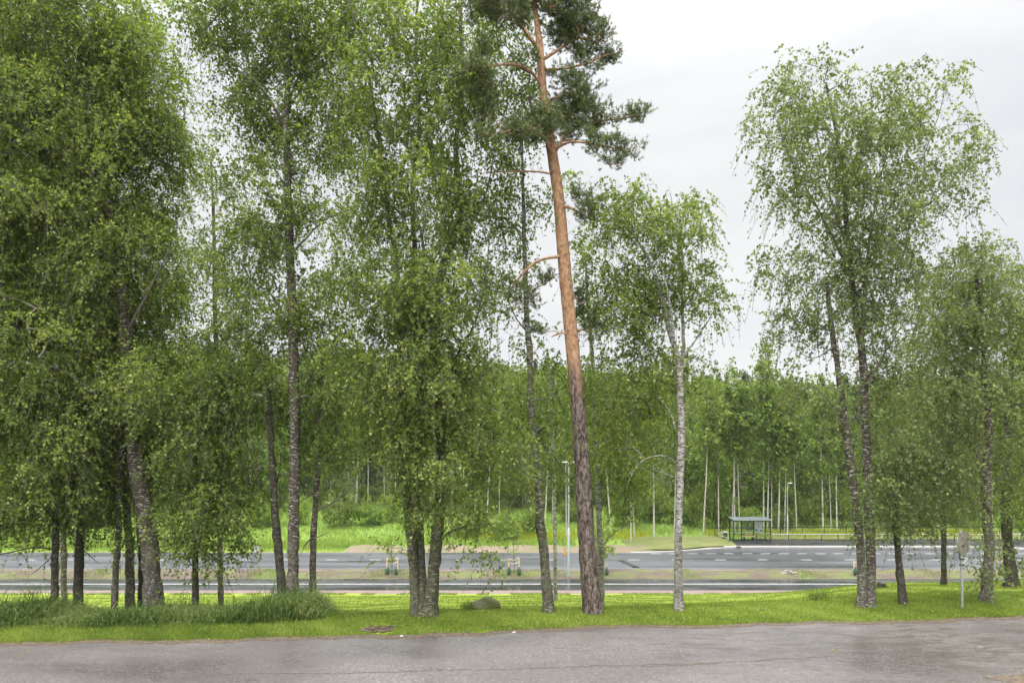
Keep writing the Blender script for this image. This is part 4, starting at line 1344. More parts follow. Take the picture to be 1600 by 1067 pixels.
def stump(label, px, py, Y, r, h):
    x = P(px, py, Y)[0]; z = gz(x, Y)
    root = empty("tree_stump", (x, Y, z)); setp(root, label, "stump")
    mb = MB(); th = np.linspace(0, 1, 6)
    pts = np.stack([np.full(6, x) + .02 * th, np.full(6, Y), z - .06 + (h + .06) * th], -1)
    mb.tube(pts, r * (1.25 - .3 * th), 14, 0, rough=.07)
    mb.obj("bark", M['bark_dark'], root, (x, Y, z))
    mb = MB(); a = np.arange(14) * 2 * math.pi / 14
    v = np.stack([x + .02 + r * .93 * np.cos(a), Y + r * .93 * np.sin(a), np.full(14, z + h) + .02 * np.cos(a * 2)], -1)
    v = np.vstack([v, (x + .02, Y, z + h - .015)])
    mb.add(v, None, [(i, (i + 1) % 14, 14) for i in range(14)])
    mb.obj("cut_face", M['cut_wood'], root, (x, Y, z))


stump("dark low tree stump on the lawn right of the twin-trunked birch", 1377, 925, 24.0, .14, .2)
mb = MB()
c = np.array([-3.25, edge_at(-3.25) + .5])
a = np.linspace(0, 2 * math.pi, 41)[:-1]
rr = 1 + .12 * rng.standard_normal(40)
v = np.stack([c[0] + .4 * rr * np.cos(a), c[1] + .27 * rr * np.sin(a), np.full(40, .028)], -1)
v = np.vstack([v, (c[0], c[1], .05)])
mb.add(v, None, [(i, (i + 1) % 40, 40) for i in range(40)])
for i in range(14):
    x0 = c[0] + rng.uniform(-.35, .3); y0 = c[1] + rng.uniform(-.15, .2)
    mb.tube([(x0, y0, .05), (x0 + rng.uniform(.05, .3), y0 + rng.uniform(-.08, .08), .075)], .012, 4)
o = mb.obj("bare_soil", M['bare_soil']); setp(o, kind='structure')
for (px, py, Y, r_, lab) in ((1191, 955, 18.45, .07, "small flat grey stone in the grass left of the dark weedy tuft"),):
    x = P(px, py, Y)[0]
    mb = MB(); blob(mb, (x, Y, gz(x, Y) + .02), (r_, r_, .05), seed=4, flat=.02)
    setp(mb.obj("stone", M['rock'], None, (x, Y, gz(x, Y))), lab, "stone")
for k in range(9):
    px = 1220 + k * 2.6 + rng.uniform(-1, 1)
    x = P(px, 898, 56.6)[0]; y = 56.6 + rng.uniform(-.35, .35)
    mb = MB(); blob(mb, (x, y, ZR + .30 + (.1 if 2 < k < 6 else 0)), (.11 + .05 * rng.random(), .1, .08), seed=k, flat=.08)
    setp(mb.obj("stone", M['white_stone'], None, (x, y, ZR + .25)), "white stone of the small heap on the soil strip left of the twin-trunked birch", "stone", "white stones heaped on the soil strip")
# litter scraps at the road edge
for px, py, lab in ((627, 996, "tiny white paper scrap at the near road's edge below the bare soil patch"), (803, 990, "tiny white paper scrap at the near road's edge below the mossy trunk")):
    c = hit(px, py, 10, 18)
    mb = MB(); mb.box((c[0], c[1], .012), (.07, .04, .008), rz=.4); mb.box((c[0] + .02, c[1] + .01, .02), (.04, .03, .008), rz=1)
    setp(mb.obj("paper_scrap", M['white'], None, (c[0], c[1], 0)), lab, "litter")
# cracks in the near road: thin shallow seams
crk = MB()
for pts_ in ([(330, 1054), (420, 1052), (520, 1052), (600, 1050), (700, 1047), (820, 1045), (900, 1041), (1000, 1039), (1100, 1036), (1200, 1031), (1270, 1027), (1300, 1025)],
             [(1000, 1041), (1060, 1040), (1130, 1036)], [(1320, 1028), (1400, 1035), (1480, 1042), (1560, 1052)]):
    w_ = []
    for (px, py) in pts_:
        Y = CAM_Z * F / (py - 700)
        w_.append(((px - 800) / F * Y, Y))
    w_ = np.array(w_)
    t = np.linspace(0, len(w_) - 1, 140)
    xx = np.interp(t, np.arange(len(w_)), w_[:, 0]); yy = np.interp(t, np.arange(len(w_)), w_[:, 1]) + .02 * rng.standard_normal(140)
    wd = .006 + .010 * np.abs(np.sin(t * 3.3)) * rng.random(140)
    v = np.concatenate([np.stack([xx, yy - wd, np.full(140, .0085)], -1), np.stack([xx, yy + wd, np.full(140, .0085)], -1)])
    j = np.arange(139)
    crk.add(v, np.stack([j, j + 1, j + 141, j + 140], -1))
setp(crk.obj("road_cracks", M['bare_soil']), kind='structure')
# dirt washed onto the road corner
mb = MB()
c = hit(1625, 1062, 8, 18)
a = np.linspace(0, 2 * math.pi, 61)[:-1]; rr = 1 + .12 * np.sin(5 * a) + .06 * rng.standard_normal(60)
v = np.stack([c[0] + 1.0 * rr * np.cos(a), c[1] - .05 + .28 * rr * np.sin(a), np.full(60, .010)], -1); v = np.vstack([v, (c[0], c[1], .03)])
mb.add(v, None, [(i, (i + 1) % 60, 60) for i in range(60)])
setp(mb.obj("road_dirt", M['bare_soil']), kind='structure')


# ------------------------------------------------------------------ road sign seen from behind
def disc(mb, c, r, th, rz, mi=0, n=32):
    a = np.arange(n) * 2 * math.pi / n
    nx, ny = math.cos(rz), math.sin(rz)          # direction of the disc plane's horizontal axis
    px_, py_ = -ny, nx                            # thickness direction
    ring = np.stack([np.cos(a) * r * nx, np.cos(a) * r * ny, np.sin(a) * r], -1)
    off = np.array([px_, py_, 0]) * th / 2
    v = np.vstack([ring - off, ring + off, -off[None], off[None]]) + np.array(c)
    q = [(i, (i + 1) % n, n + (i + 1) % n, n + i) for i in range(n)]
    t = [((i + 1) % n, i, 2 * n) for i in range(n)] + [(n + i, n + (i + 1) % n, 2 * n + 1) for i in range(n)]
    mb.add(v, q, t, mi=mi)


sx, sy = P(1503, 950, 18.7)[0], 18.7
sz = gz(sx, sy)
root = empty("road_sign", (sx, sy, sz)); setp(root, "back of a round traffic sign on a grey post, white disc turned away", "traffic sign")
org = (sx, sy, sz)
mb = MB(); mb.tube([(sx + .01, sy, sz - .1), (sx, sy, sz + 1), (sx - .05, sy, sz + 2.13)], .031, 14, cap=True); mb.obj("post", M['steel'], root, org)
mb = MB(); disc(mb, (sx + .065, sy + .02, sz + 1.78), .335, .012, R(31)); mb.obj("sign_plate", M['sign_back'], root, org)
mb = MB(); mb.box((sx + .02, sy + .05, sz + 1.62), (.22, .010, .5), rz=R(24)); mb.obj("backing_plate", M['sign_back'], root, org)
mb = MB(); disc(mb, (sx + .155, sy + .17, sz + 1.76), .32, .014, R(28)); mb.obj("round_disc", M['white'], root, org)
mb = MB(); mb.box((sx + .11, sy + .05, sz + 1.27), (.26, .012, .24), rz=R(24)); mb.obj("small_plate", M['sign_pale'], root, org)
mb = MB()
for zz in (1.72, 1.36, 1.2):
    mb.box((sx + .0, sy - .0, sz + zz), (.13, .085, .03), rz=R(30))
mb.obj("clamp", M['dark_metal'], root, org)

# ------------------------------------------------------------------ bus shelter
YF, YB = 75.6, 77.1
XL = P(1146.7, 850, YF)[0]; XR = P(1203.6, 850, YF)[0]
PZ = ZR + .19
H = 2.38
org = ((XL + XR) / 2, (YF + YB) / 2, PZ)
root = empty("bus_shelter", org); setp(root, "dark framed glass bus shelter on the platform across the main road", "bus shelter")
xm = [XL + (XR - XL) * k / 3 for k in range(4)]
for (x, y) in [(XL, YF), (XR, YF)] + [(q_, YB) for q_ in xm]:
    mb = MB(); mb.box((x, y, PZ + H / 2), (.085, .085, H)); mb.box((x, y, PZ + .012), (.16, .16, .02)); mb.obj("post", M['dark_metal'], root, org)
mb = MB()
th = .07
v = np.array([(XL - .12, YF - .35, PZ + H + .03), (XR + .12, YF - .35, PZ + H + .03), (XR + .12, YB + .12, PZ + H + .20), (XL - .12, YB + .12, PZ + H + .20)])
mb.add(np.vstack([v, v + [0, 0, th]]), [(0, 3, 2, 1), (4, 5, 6, 7), (0, 1, 5, 4), (1, 2, 6, 5), (2, 3, 7, 6), (3, 0, 4, 7)])
for k in range(1, 12):
    x = XL - .1 + (XR - XL + .2) * k / 12
    mb.tube([(x, YF - .34, PZ + H + .03 + th), (x, YB + .1, PZ + H + .20 + th)], .012, 4)
mb.obj("roof", M['roof_metal'], root, org)
mb = MB()
for z_ in (.10, H - .04):
    mb.box(((XL + XR) / 2, YB + .003, PZ + z_), (XR - XL, .06, .07))
    for x in (XL, XR):
        mb.box((x + .002, (YF + YB) / 2, PZ + z_), (.055, YB - YF - .1, .065))
mb.box(((XL + XR) / 2, YF, PZ + H - .04), (XR - XL, .07, .09))
mb.obj("frame", M['dark_metal'], root, org)
for k in range(3):
    mb = MB(); mb.box(((xm[k] + xm[k + 1]) / 2, YB, PZ + 1.2), (xm[k + 1] - xm[k] - .1, .012, 2.1)); mb.obj("glass_panel", M['glass'], root, org)
for x in (XL, XR):
    mb = MB(); mb.box((x, (YF + YB) / 2, PZ + 1.2), (.012, YB - YF - .1, 2.1)); mb.obj("glass_panel", M['glass'], root, org)
mb = MB(); mb.box(((xm[1] * .9 + xm[0] * .1 + xm[2]) / 2 + .05, YB - .3, PZ + .48), (1.35, .34, .05)); bench = mb.obj("bench_seat", M['wood'], root, org)
mb = MB()
for x in (xm[1] + .25, xm[2] - .25):
    mb.box((x, YB - .28, PZ + .23), (.05, .28, .44))
mb.obj("bench_bracket", M['dark_metal'], root, org)
mb = MB(); mb.box(((xm[2] + xm[3]) / 2 - .12, YB - .06, PZ + 1.62), (.82, .04, 1.2)); pn = mb.obj("timetable_panel", M['white'], root, org)
cx_ = (xm[2] + xm[3]) / 2 - .12
mb = MB(); mb.box((cx_ - .24, YB - .085, PZ + 1.13), (.24, .012, .16)); mb.box((cx_ + .28, YB - .085, PZ + 1.13), (.2, .012, .16)); mb.box((cx_ - .28, YB - .085, PZ + 1.27), (.14, .012, .1)); mb.obj("blue_print", M['blue'], pn, org)
mb = MB()
for k in range(5):
    mb.box((cx_ + .02, YB - .085, PZ + 2.0 - k * .12), (.56 - .1 * (k % 2), .008, .025))
mb.obj("printed_lines", M['grey_text'], pn, org)
mb = MB(); mb.box((XL + 2.9, YB + .0, PZ + H + .36), (.12, .10, .12)); mb.box((XL + 2.9, YB, PZ + H + .44), (.06, .06, .06)); mb.obj("roof_vent", M['dark_metal'], root, org)

# litter bin
bx_ = P(1133.3, 848, 76.2)[0]
root = empty("litter_bin", (bx_, 76.2, PZ)); setp(root, "dark litter bin on a post beside the bus shelter", "litter bin")
org = (bx_, 76.2, PZ)
mb = MB(); mb.box((bx_, 76.2, PZ + .62), (.36, .34, .72)); mb.box((bx_, 76.2, PZ + .28), (.3, .28, .06)); mb.obj("bin_body", M['bin'], root, org)
mb = MB(); mb.box((bx_, 76.2, PZ + 1.04), (.42, .4, .05)); mb.box((bx_, 76.2, PZ + 1.09), (.34, .32, .05)); mb.obj("bin_lid", M['grey_box'], root, org)
mb = MB(); mb.tube([(bx_, 76.2, PZ - .05), (bx_, 76.2, PZ + .3)], .04, 10); mb.obj("post", M['dark_metal'], root, org)


# railings
def railing(name, label, pts, h, ps, rail_m, post_m, double=None, group=None):
    pts = np.array(pts, float)
    org = pts[0].copy()
    root = empty(name, org); setp(root, label, "railing", group)
    top = pts.copy(); top[:, 2] += h
    mb = MB(); mb.tube(top, .045, 8, cap=True, smooth=True); mb.obj("rail", rail_m, root, org)
    if double:
        for dd in double:
            t2 = pts.copy(); t2[:, 2] += dd
            mb = MB(); mb.tube(t2, .022, 6); mb.obj("lower_rail", post_m, root, org)
    d = np.r_[0, np.cumsum(np.linalg.norm(np.diff(pts, axis=0), axis=1))]
    m_ = max(2, int(round(d[-1] / ps)) + 1)
    for u in np.linspace(0, d[-1], m_):
        p = np.array([np.interp(u, d, pts[:, k]) for k in range(3)])
        mb = MB(); mb.tube([p - [0, 0, .15], p + [0, 0, h]], .04, 8); mb.obj("post", post_m, root, org)


g0 = ZR + .19
railing("platform_railing", "low railing with a pale rail running right along the back of the bus platform",
        [(XR + 1.0, 77.75, g0), (XR + 6, 77.8, g0), (XR + 14, 77.8, g0), (XR + 24, 77.8, g0), (XB3 - 2, 77.8, g0)], .60, 1.95, M['steel_pale'], M['dark_metal'])
railing("platform_railing", "pale rail passing behind the bus shelter bench",
        [(P(1120, 838, 78.2)[0], 78.1, g0), (XR - .3, 78.15, g0), (XR + .8, 77.75, g0)], .72, 1.5, M['steel_pale'], M['dark_metal'])
railing("platform_railing", "short sloping rail at the bus platform's left end, before the litter bin",
        [(P(1119, 838, 78.0)[0], 77.6, g0), (P(1139.5, 850, 74.3)[0], 74.3, g0 - .05)], .62, 1.7, M['steel_pale'], M['dark_metal'])
railing("back_fence", "thin dark fence on the bank behind the platform's pale railing",
        [(P(1118, 835, 80)[0], 80.2, ZR + .3), (XR + 8, 80.4, ZR + .35), (XR + 20, 80.4, ZR + .35), (XR + 34, 80.4, ZR + .35)], .95, 2.6, M['dark_metal'], M['dark_metal'], double=(.5,))
# drain inlet in the kerb
mb = MB(); x = P(1153.5, 857, 72.4)[0]
mb.box((x, 72.33, ZR + .13), (.46, .2, .16)); mb.box((x, 72.28, ZR + .215), (.5, .16, .02)); mb.box((x - .14, 72.2, ZR + .1), (.03, .1, .1)); mb.box((x + .14, 72.2, ZR + .1), (.03, .1, .1))
setp(mb.obj("drain_inlet", M['cut_wood'], None, (x, 72.4, ZR)), "dark drain inlet set in the platform kerb before the bus shelter", "drain")
# small grey box left beyond the road
x = P(402, 862, 69.9)[0]; z = gz(x, 69.9)
root = empty("utility_box", (x, 69.9, z)); setp(root, "small pale grey cabinet at the far roadside on the left", "utility box")
mb = MB(); mb.box((x, 69.9, z + .28), (.5, .35, .52)); mb.box((x, 69.9, z + .02), (.56, .4, .08)); mb.obj("cabinet", M['grey_box'], root, (x, 69.9, z))
mb = MB(); mb.box((x, 69.9, z + .565), (.56, .42, .045)); mb.obj("lid", M['steel'], root, (x, 69.9, z))


# ------------------------------------------------------------------ lamps
def lamp(label, x, y, z, h, head, r=.06, double=False):
    root = empty("street_lamp", (x, y, z)); setp(root, label, "street lamp")
    org = (x, y, z)
    mb = MB(); mb.tube([(x, y, z - .1), (x, y, z + h * .42), (x + .002, y, z + h * .425)], [r * 1.5, r * 1.45, r], 12); mb.tube([(x, y, z + h * .42), (x, y, z + h)], [r, r * .75], 12, cap=True)
    mb.tube([(x, y, z - .05), (x, y, z + .12)], r * 2.1, 12, cap=True)
    mb.obj("pole", M['steel_pale'], root, org)
    for s in ((1, -1) if double else (1,)):
        mb = MB(); mb.tube([(x, y, z + h - .02), (x + s * .15, y, z + h + .04), (x + s * head, y, z + h + .06)], .035, 8); a_ = mb.obj("arm", M['steel_pale'], root, org)
        mb = MB(); mb.box((x + s * (head + .17), y, z + h + .07), (.46, .22, .07)); mb.box((x + s * (head + .17), y, z + h + .02), (.34, .16, .03)); mb.obj("lamp_head", M['white'], root, org)


lamp("single-headed grey street lamp standing right of the bus shelter", P(1230.5, 847, 79.6)[0], 79.6, ZR + .12, 6.35, .12, .055)
lamp("taller grey street lamp with two heads, between mossy trunk and tall pine", P(888.5, 898, 56.0)[0], 56.0, ZR + .1, 9.3, .14, .075, True)
lx = P(888.5, 898, 56.0)[0]
root = empty("warning_sign", (lx - .36, 55.95, ZR + 1.6)); setp(root, "small yellow triangular warning sign with red border, beside the two-headed lamp", "warning sign")
org = (lx - .36, 55.95, ZR + 1.6)
c = np.array([lx - .33, 55.9, ZR + 2.05])
for nm, m_, s_, o_ in (("red_border", 'red', .46, 0.0), ("yellow_face", 'yellow', .36, -.014)):
    v = []
    for dy in (0, .012):
        for ang in (90, 210, 330):
            v.append(c + np.array([s_ * math.cos(R(ang)) * .42, s_ * math.cos(R(ang)) * .9 + dy + o_, s_ * math.sin(R(ang)) * 1.05]))
    mb = MB(); mb.add(v, [(0, 1, 4, 3), (1, 2, 5, 4), (2, 0, 3, 5)], [(0, 2, 1), (3, 4, 5)]); mb.obj(nm, M[m_], root, org)
mb = MB(); mb.tube([(lx - .33, 55.95, ZR), (lx - .33, 55.95, ZR + 2.2)], .02, 8); mb.obj("post", M['steel'], root, org)


# ------------------------------------------------------------------ staked saplings on the soil strip
def stakes(label, px, w=.85, h=1.35, tilt=0.0, dark=False):
    x = P(px, 898, 56.3)[0]; y = 56.3; z = ZR + .2
    root = empty("stake_frame", (x, y, z)); setp(root, label, "stakes", "wooden stake frames of the saplings")
    org = (x, y, z)
    for s in (-1, 1):
        mb = MB(); mb.tube([(x + s * w / 2, y + .1 * s, z - .2), (x + s * w / 2 + tilt, y + .1 * s, z + h)], .05, 7, cap=True); mb.obj("stake", M['wood'], root, org)
    for zz in (h * .95, h * .72):
        mb = MB(); mb.tube([(x - w / 2, y - .1, z + zz), (x + .02, y, z + zz - .12), (x + w / 2, y + .1, z + zz + .04)], .032, 5); mb.obj("tie", M['strap'], root, org)


def bag(label, px, s=1):
    x = P(px, 898, 56.0)[0]; y = 56.0; z = ZR + .16
    mb = MB(); blob(mb, (x, y, z + .3), (.15, .13, .38), seed=px, flat=.3, amp=.1)
    mb.tube([(x, y, z + .62), (x + .03, y, z + .74)], [.05, .02], 6)
    return setp(mb.obj("watering_bag", M['bag'], None, (x, y, z)), label, "watering bag", "dark green watering bags by the stakes")


def sapling(label, px, h, spread, nleaf, m, tint):
    x = P(px, 898, 56.3)[0]; y = 56.3; z = ZR + .2
    org = np.array([x, y, z])
    root = empty("sapling", org); setp(root, label, "sapling")
    zz = np.linspace(-.1, h, 8)
    pts = np.stack([x + .03 * np.sin(zz * 2), y + 0 * zz, z + zz], -1)
    mb = MB(); mb.tube(pts, np.linspace(.04, .015, 8), 7)
    cl_ = sample_lobe((x, y, z + h * .66), (spread, spread, h * .4), max(6, nleaf // 40), shell=1.5)
    pos, wt, chains, S = grow(pts[3:], cl_)
    limbs_mesh(mb, pos, wt, chains, S, .008)
    mb.obj("trunk", M['limb'], root, org)
    mb = MB(); twig_leaves(mb, cl_, 4, 10, .4, .12, .1, tint, droop=.4, twig_r=.006, rad=.3, down=.3)
    mb.obj("crown", [M[m], M['twig']], root, org)


stakes("pale wooden stakes left of the triple-stemmed tree", 613)
stakes("pale wooden stakes of the bare sapling right of the boulder", 803)
stakes("wooden stakes just right of the tall pine's lower trunk", 941, .8, 1.0)
stakes("wooden stakes between the two right-hand dark and weeping trees", 1562, .6, 1.5, .02)
stakes("stakes showing left of the twin-trunked birch", 1338, .5, 1.1)
bag("left green watering bag by the stakes beyond the triple-stemmed tree", 605)
bag("right green watering bag by the stakes beyond the triple-stemmed tree", 619)
bag("green watering bag left of the stakes near the boulder", 795)
bag("green watering bag right of the stakes near the boulder", 811)
bag("green watering bag by the stakes right of the tall pine", 948)
bag("green watering bag at the foot of the twin-trunked birch's left stem", 1336)
bag("green watering bag between the weeping birch and the dark tree", 1563)
sapling("thin nearly bare sapling between wooden stakes, right of the boulder", 803, 4.6, .8, 200, 'leaf', .7)
sapling("thin sapling seen left of the triple-stemmed tree", 612, 3.2, .6, 300, 'leaf', .6)
sapling("yellow green leafy sapling right of the tall pine's lower trunk", 943, 4.4, 1.0, 2600, 'leaf_willow', .8)
sapling("slight sapling by the stakes near the right edge", 1562, 3.6, .6, 250, 'leaf', .6)

# ------------------------------------------------------------------ forest beyond the road
def far_birch_parts(seed, H=19.0, crown_lo=.42, wid=2.4, n=85, leaf='leaf_far', bark='bark_far', r=.1, tint=.45, leafL=.27, leafW=.2, twigs=5, per=13, lean=0.0):
    st = random.Random(seed)
    k = 9
    zz = np.linspace(0, H * .97, k)
    pts = np.stack([lean * zz / H + .12 * np.cumsum([st.uniform(-1, 1) for _ in range(k)]) * zz / H, .12 * np.cumsum([st.uniform(-1, 1) for _ in range(k)]) * zz / H, zz - .3], -1)
    rad = np.interp(zz, [0, H], [r, .02])
    pp, rr = resample(pts, rad, .8)
    cl_ = []
    m = 7
    for i in range(m):
        t = (i + .5) / m
        z = H * (crown_lo + (1 - crown_lo) * t)
        w_ = wid * (math.sin(math.pi * (0.18 + .8 * t ** .8)) ** .8) * st.uniform(.75, 1.15)
        cx = np.interp(z, pp[:, 2], pp[:, 0]) + st.uniform(-.5, .5) * w_ * .5
        cy = st.uniform(-.4, .4) * w_ * .5
        cl_.append(sample_lobe((cx, cy, z), (w_, w_, H * (1 - crown_lo) / m * .8), max(4, int(n / m * (w_ / wid) * 1.2)), shell=1.6))
    cl_ = np.concatenate(cl_)
    pos, wt, chains, S = grow(pp[pp[:, 2] > H * .25], cl_, seg=.9)
    tm = MB(); tm.tube(pp, rr, 8)
    limbs_mesh(tm, pos, wt, chains, S, .012, .45, .06, mi=1)
    cm = MB()
    twig_leaves(cm, cl_, twigs, per, 1.0, leafL, leafW, tint, rad=.75, wood=False, droop=.9, ctr=np.array([0, 0, H * .6]))
    return tm.mesh("far_trunk", [M[bark], M['limb']]), cm.mesh("far_crown", M[leaf])


def spruce_parts(seed, H=20.0, wid=2.4):
    st = np.random.default_rng(seed)
    tm = MB(); tm.tube([(0, 0, -.3), (0, 0, H * .5), (.05, 0, H)], [.17, .1, .015], 8)
    cm = MB()
    pos = []
    lv = int(H * 3.2)
    for i in range(lv):
        t = i / lv
        z = H * (.12 + .87 * t)
        w_ = wid * (1 - t) ** .85 * st.uniform(.75, 1.1) + .1
        nb = 6
        a0 = st.uniform(0, 6.28)
        for b_ in range(nb):
            a = a0 + b_ * 6.283 / nb + st.uniform(-.3, .3)
            m = int(6 + 16 * w_ / wid)
            u = st.random(m)
            rr = w_ * u
            pos.append(np.stack([rr * math.cos(a) + .13 * st.standard_normal(m) * (1 + u), rr * math.sin(a) + .13 * st.standard_normal(m) * (1 + u), z - .35 * rr + .1 * u * u + .08 * st.standard_normal(m)], -1))
    pos = np.concatenate(pos)
    cm.leaves(pos, .4, .16, np.clip(.45 + .2 * rng.standard_normal(len(pos)), 0, 1), 0, down=.55, spread=.7)
    return tm.mesh("spruce_trunk", [M['bark_dark']]), cm.mesh("spruce_crown", M['spruce'])


def bush_parts(seed, m='leaf_willow', n=90, L=.16, tint=.5, per=12, twigs=6, shape=1.0):
    st = random.Random(seed)
    cl_ = []
    for i in range(9):
        a = st.uniform(0, 6.28); rr = st.uniform(.1, .62)
        cl_.append(sample_lobe((rr * math.cos(a) * 1.3, rr * math.sin(a), st.uniform(.3, .78) * shape), (.52, .45, .34 * shape), int(n / 9), shell=1.5))
    cl_ = np.concatenate(cl_)
    cl_ = cl_[cl_[:, 2] > .06]
    stem = np.array([(st.uniform(-.15, .15), st.uniform(-.15, .15), z) for z in (0, .1, .2) for _ in range(2)])
    pos, wt, chains, S = grow(stem, cl_, seg=.25)
    tm = MB(); limbs_mesh(tm, pos, wt, chains, S, .004, .45, .03)
    cm = MB()
    # unit bush (1 m tall): leaf sizes in the same unit, scaled per copy
    twig_leaves(cm, cl_, twigs, per, .2, L * .34, L * .26, tint, rad=.13, wood=False, droop=.25, down=.2, ctr=np.array([0, 0, .3]), out=.8)
    return tm.mesh("bush_stems", M['limb']), cm.mesh("bush_crown", M[m])


def place(parts, name, label, cat, group, loc, sc, rz, names=("trunk", "crown")):
    root = empty(name, loc, rz)
    root.scale = (sc[0], sc[1], sc[2])
    setp(root, label, cat, group)
    for me, nm in zip(parts, names):
        o = bpy.data.objects.new(nm, me); COL.objects.link(o); o.parent = root
    return root


VB = [far_birch_parts(s, H=19, crown_lo=cl, wid=w_, lean=ln, tint=tn, leaf=lf) for s, cl, w_, ln, tn, lf in ((1, .44, 2.2, .9, .45, 'leaf_far'), (2, .56, 1.9, -1.1, .6, 'leaf'), (3, .36, 2.5, .4, .35, 'leaf_willow'), (4, .60, 1.9, 1.5, .5, 'leaf_far'), (5, .5, 2.2, -.6, .4, 'leaf'))]
VI = []
for tm_, cm_ in VB:
    t2 = tm_.copy(); t2.materials[0] = M['bark_shaded']; VI.append((t2, cm_))
VD = [far_birch_parts(s, H=15, crown_lo=.12, wid=2.6, n=110, bark='bark_dark', leaf=lf, r=.11, tint=tn) for s, lf, tn in ((11, 'leaf', .5), (12, 'leaf_far', .4), (13, 'leaf_willow', .3))]
VS = [spruce_parts(s, 20, w_) for s, w_ in ((21, 2.2), (22, 2.7))]
VU = [bush_parts(s, m_, tint=tn) for s, m_, tn in ((31, 'leaf_willow', .45), (32, 'leaf_willow', .6), (33, 'leaf', .55), (34, 'leaf_far', .5))]

used = []


def free(x, y, r):
    for (a, b, c_) in used:
        if (a - x) ** 2 + (b - y) ** 2 < max(r, c_) ** 2:
            return False
    used.append((x, y, r))
    return True


# birches whose white trunks show across the road: (px, base py, trunk visible, height m, lean, label)
BIR = [
    (516, 790, 17, "white birch trunk with a close twin, seen beyond the meadow between straight and crooked birch"),
    (521, 789, 16, "right-hand twin of the paired white trunks beyond the meadow bushes"),
    (559, 786, 18, "thin white birch trunk in front of the darkest forest gap, left one"),
    (575, 787, 18, "thin grey birch trunk in front of the darkest forest gap, right one"),
    (601, 790, 17, "thin white birch just left of the triple-stemmed tree, beyond the meadow"),
    (726, 812, 17, "white crooked birch stem glimpsed right of the triple-stemmed tree's right limb"),
    (761, 808, 18, "slender white birch beyond the road above the mossy boulder, left of a pair"),
    (780, 812, 18, "slender white birch beyond the road above the mossy boulder, right of a pair"),
    (852, 815, 17, "white birch trunk half behind the mossy trunk at the meadow's far side"),
    (863, 816, 18, "white birch trunk just right of the mossy trunk at the meadow's far side"),
    (885, 842, 18, "white birch trunk directly beside the two-headed lamp"),
    (955, 836, 18, "first white meadow birch right of the tall pine"),
    (986, 848, 19, "thicker white meadow birch right of the pine, second of a row"),
    (992, 842, 18, "white meadow birch close behind its thicker neighbour, right of the pine"),
    (1022, 845, 19, "white meadow birch between the pine and the fork-topped birch"),
    (1053, 850, 19, "bright white trunk directly left of the fork-topped birch's trunk"),
    (1099, 836, 18, "pale birch at the left side of the dark bush beyond the fork-topped birch"),
    (1123, 846, 20, "very straight white birch left of the bus shelter"),
    (1143, 836, 18, "thin white birch rising behind the left end of the bus shelter roof"),
    (1148, 838, 19, "white birch rising behind the bus shelter's left half"),
    (1156, 832, 18, "faint thin birch behind the bus shelter's middle"),
    (1193, 842, 22, "tallest white birch, behind the right half of the bus shelter"),
    (1199, 842, 19, "dappled birch hard right of the tallest white one behind the shelter"),
    (1206, 843, 18, "thin white birch at the shelter's right corner"),
    (1216, 838, 18, "spotted birch between shelter and single-headed lamp"),
    (1226, 838, 17, "spotted birch immediately left of the single-headed lamp"),
    (1245, 838, 17, "thin curved birch immediately right of the single-headed lamp"),
    (1286, 836, 20, "pale bare leaning trunk midway between single-headed lamp and twin-trunked birch"),
    (1299, 837, 19, "grey leaning trunk close right of the pale bare leaning trunk"),
    (1308, 836, 18, "dim straight trunk just left of the twin-trunked birch"),
    (1467, 834, 16, "thin pale trunk behind the railing left of the road sign"),
    (1420, 835, 18, "birch behind the railing between the leaning small tree and the road sign"),
]
for i, (px, py, h, lab) in enumerate(BIR):
    p = hit(px, py, 70, 130)
    if px > 1110: p = np.array([(px - 800) / F * max(p[1], 82.5), max(p[1], 82.5), 0]); p[2] = gz(p[0], p[1])
    used.append((p[0], p[1], 1.5))
    s = h / 19.0 * (1 + .1 * math.sin(i * 5.1))
    w_ = .85 + .28 * math.sin(i * 2.4)
    place(VB[i % 5], "birch_tree", lab, "tree", "white-stemmed birches at the forest's edge", p, (w_, w_, s), i * 1.7)

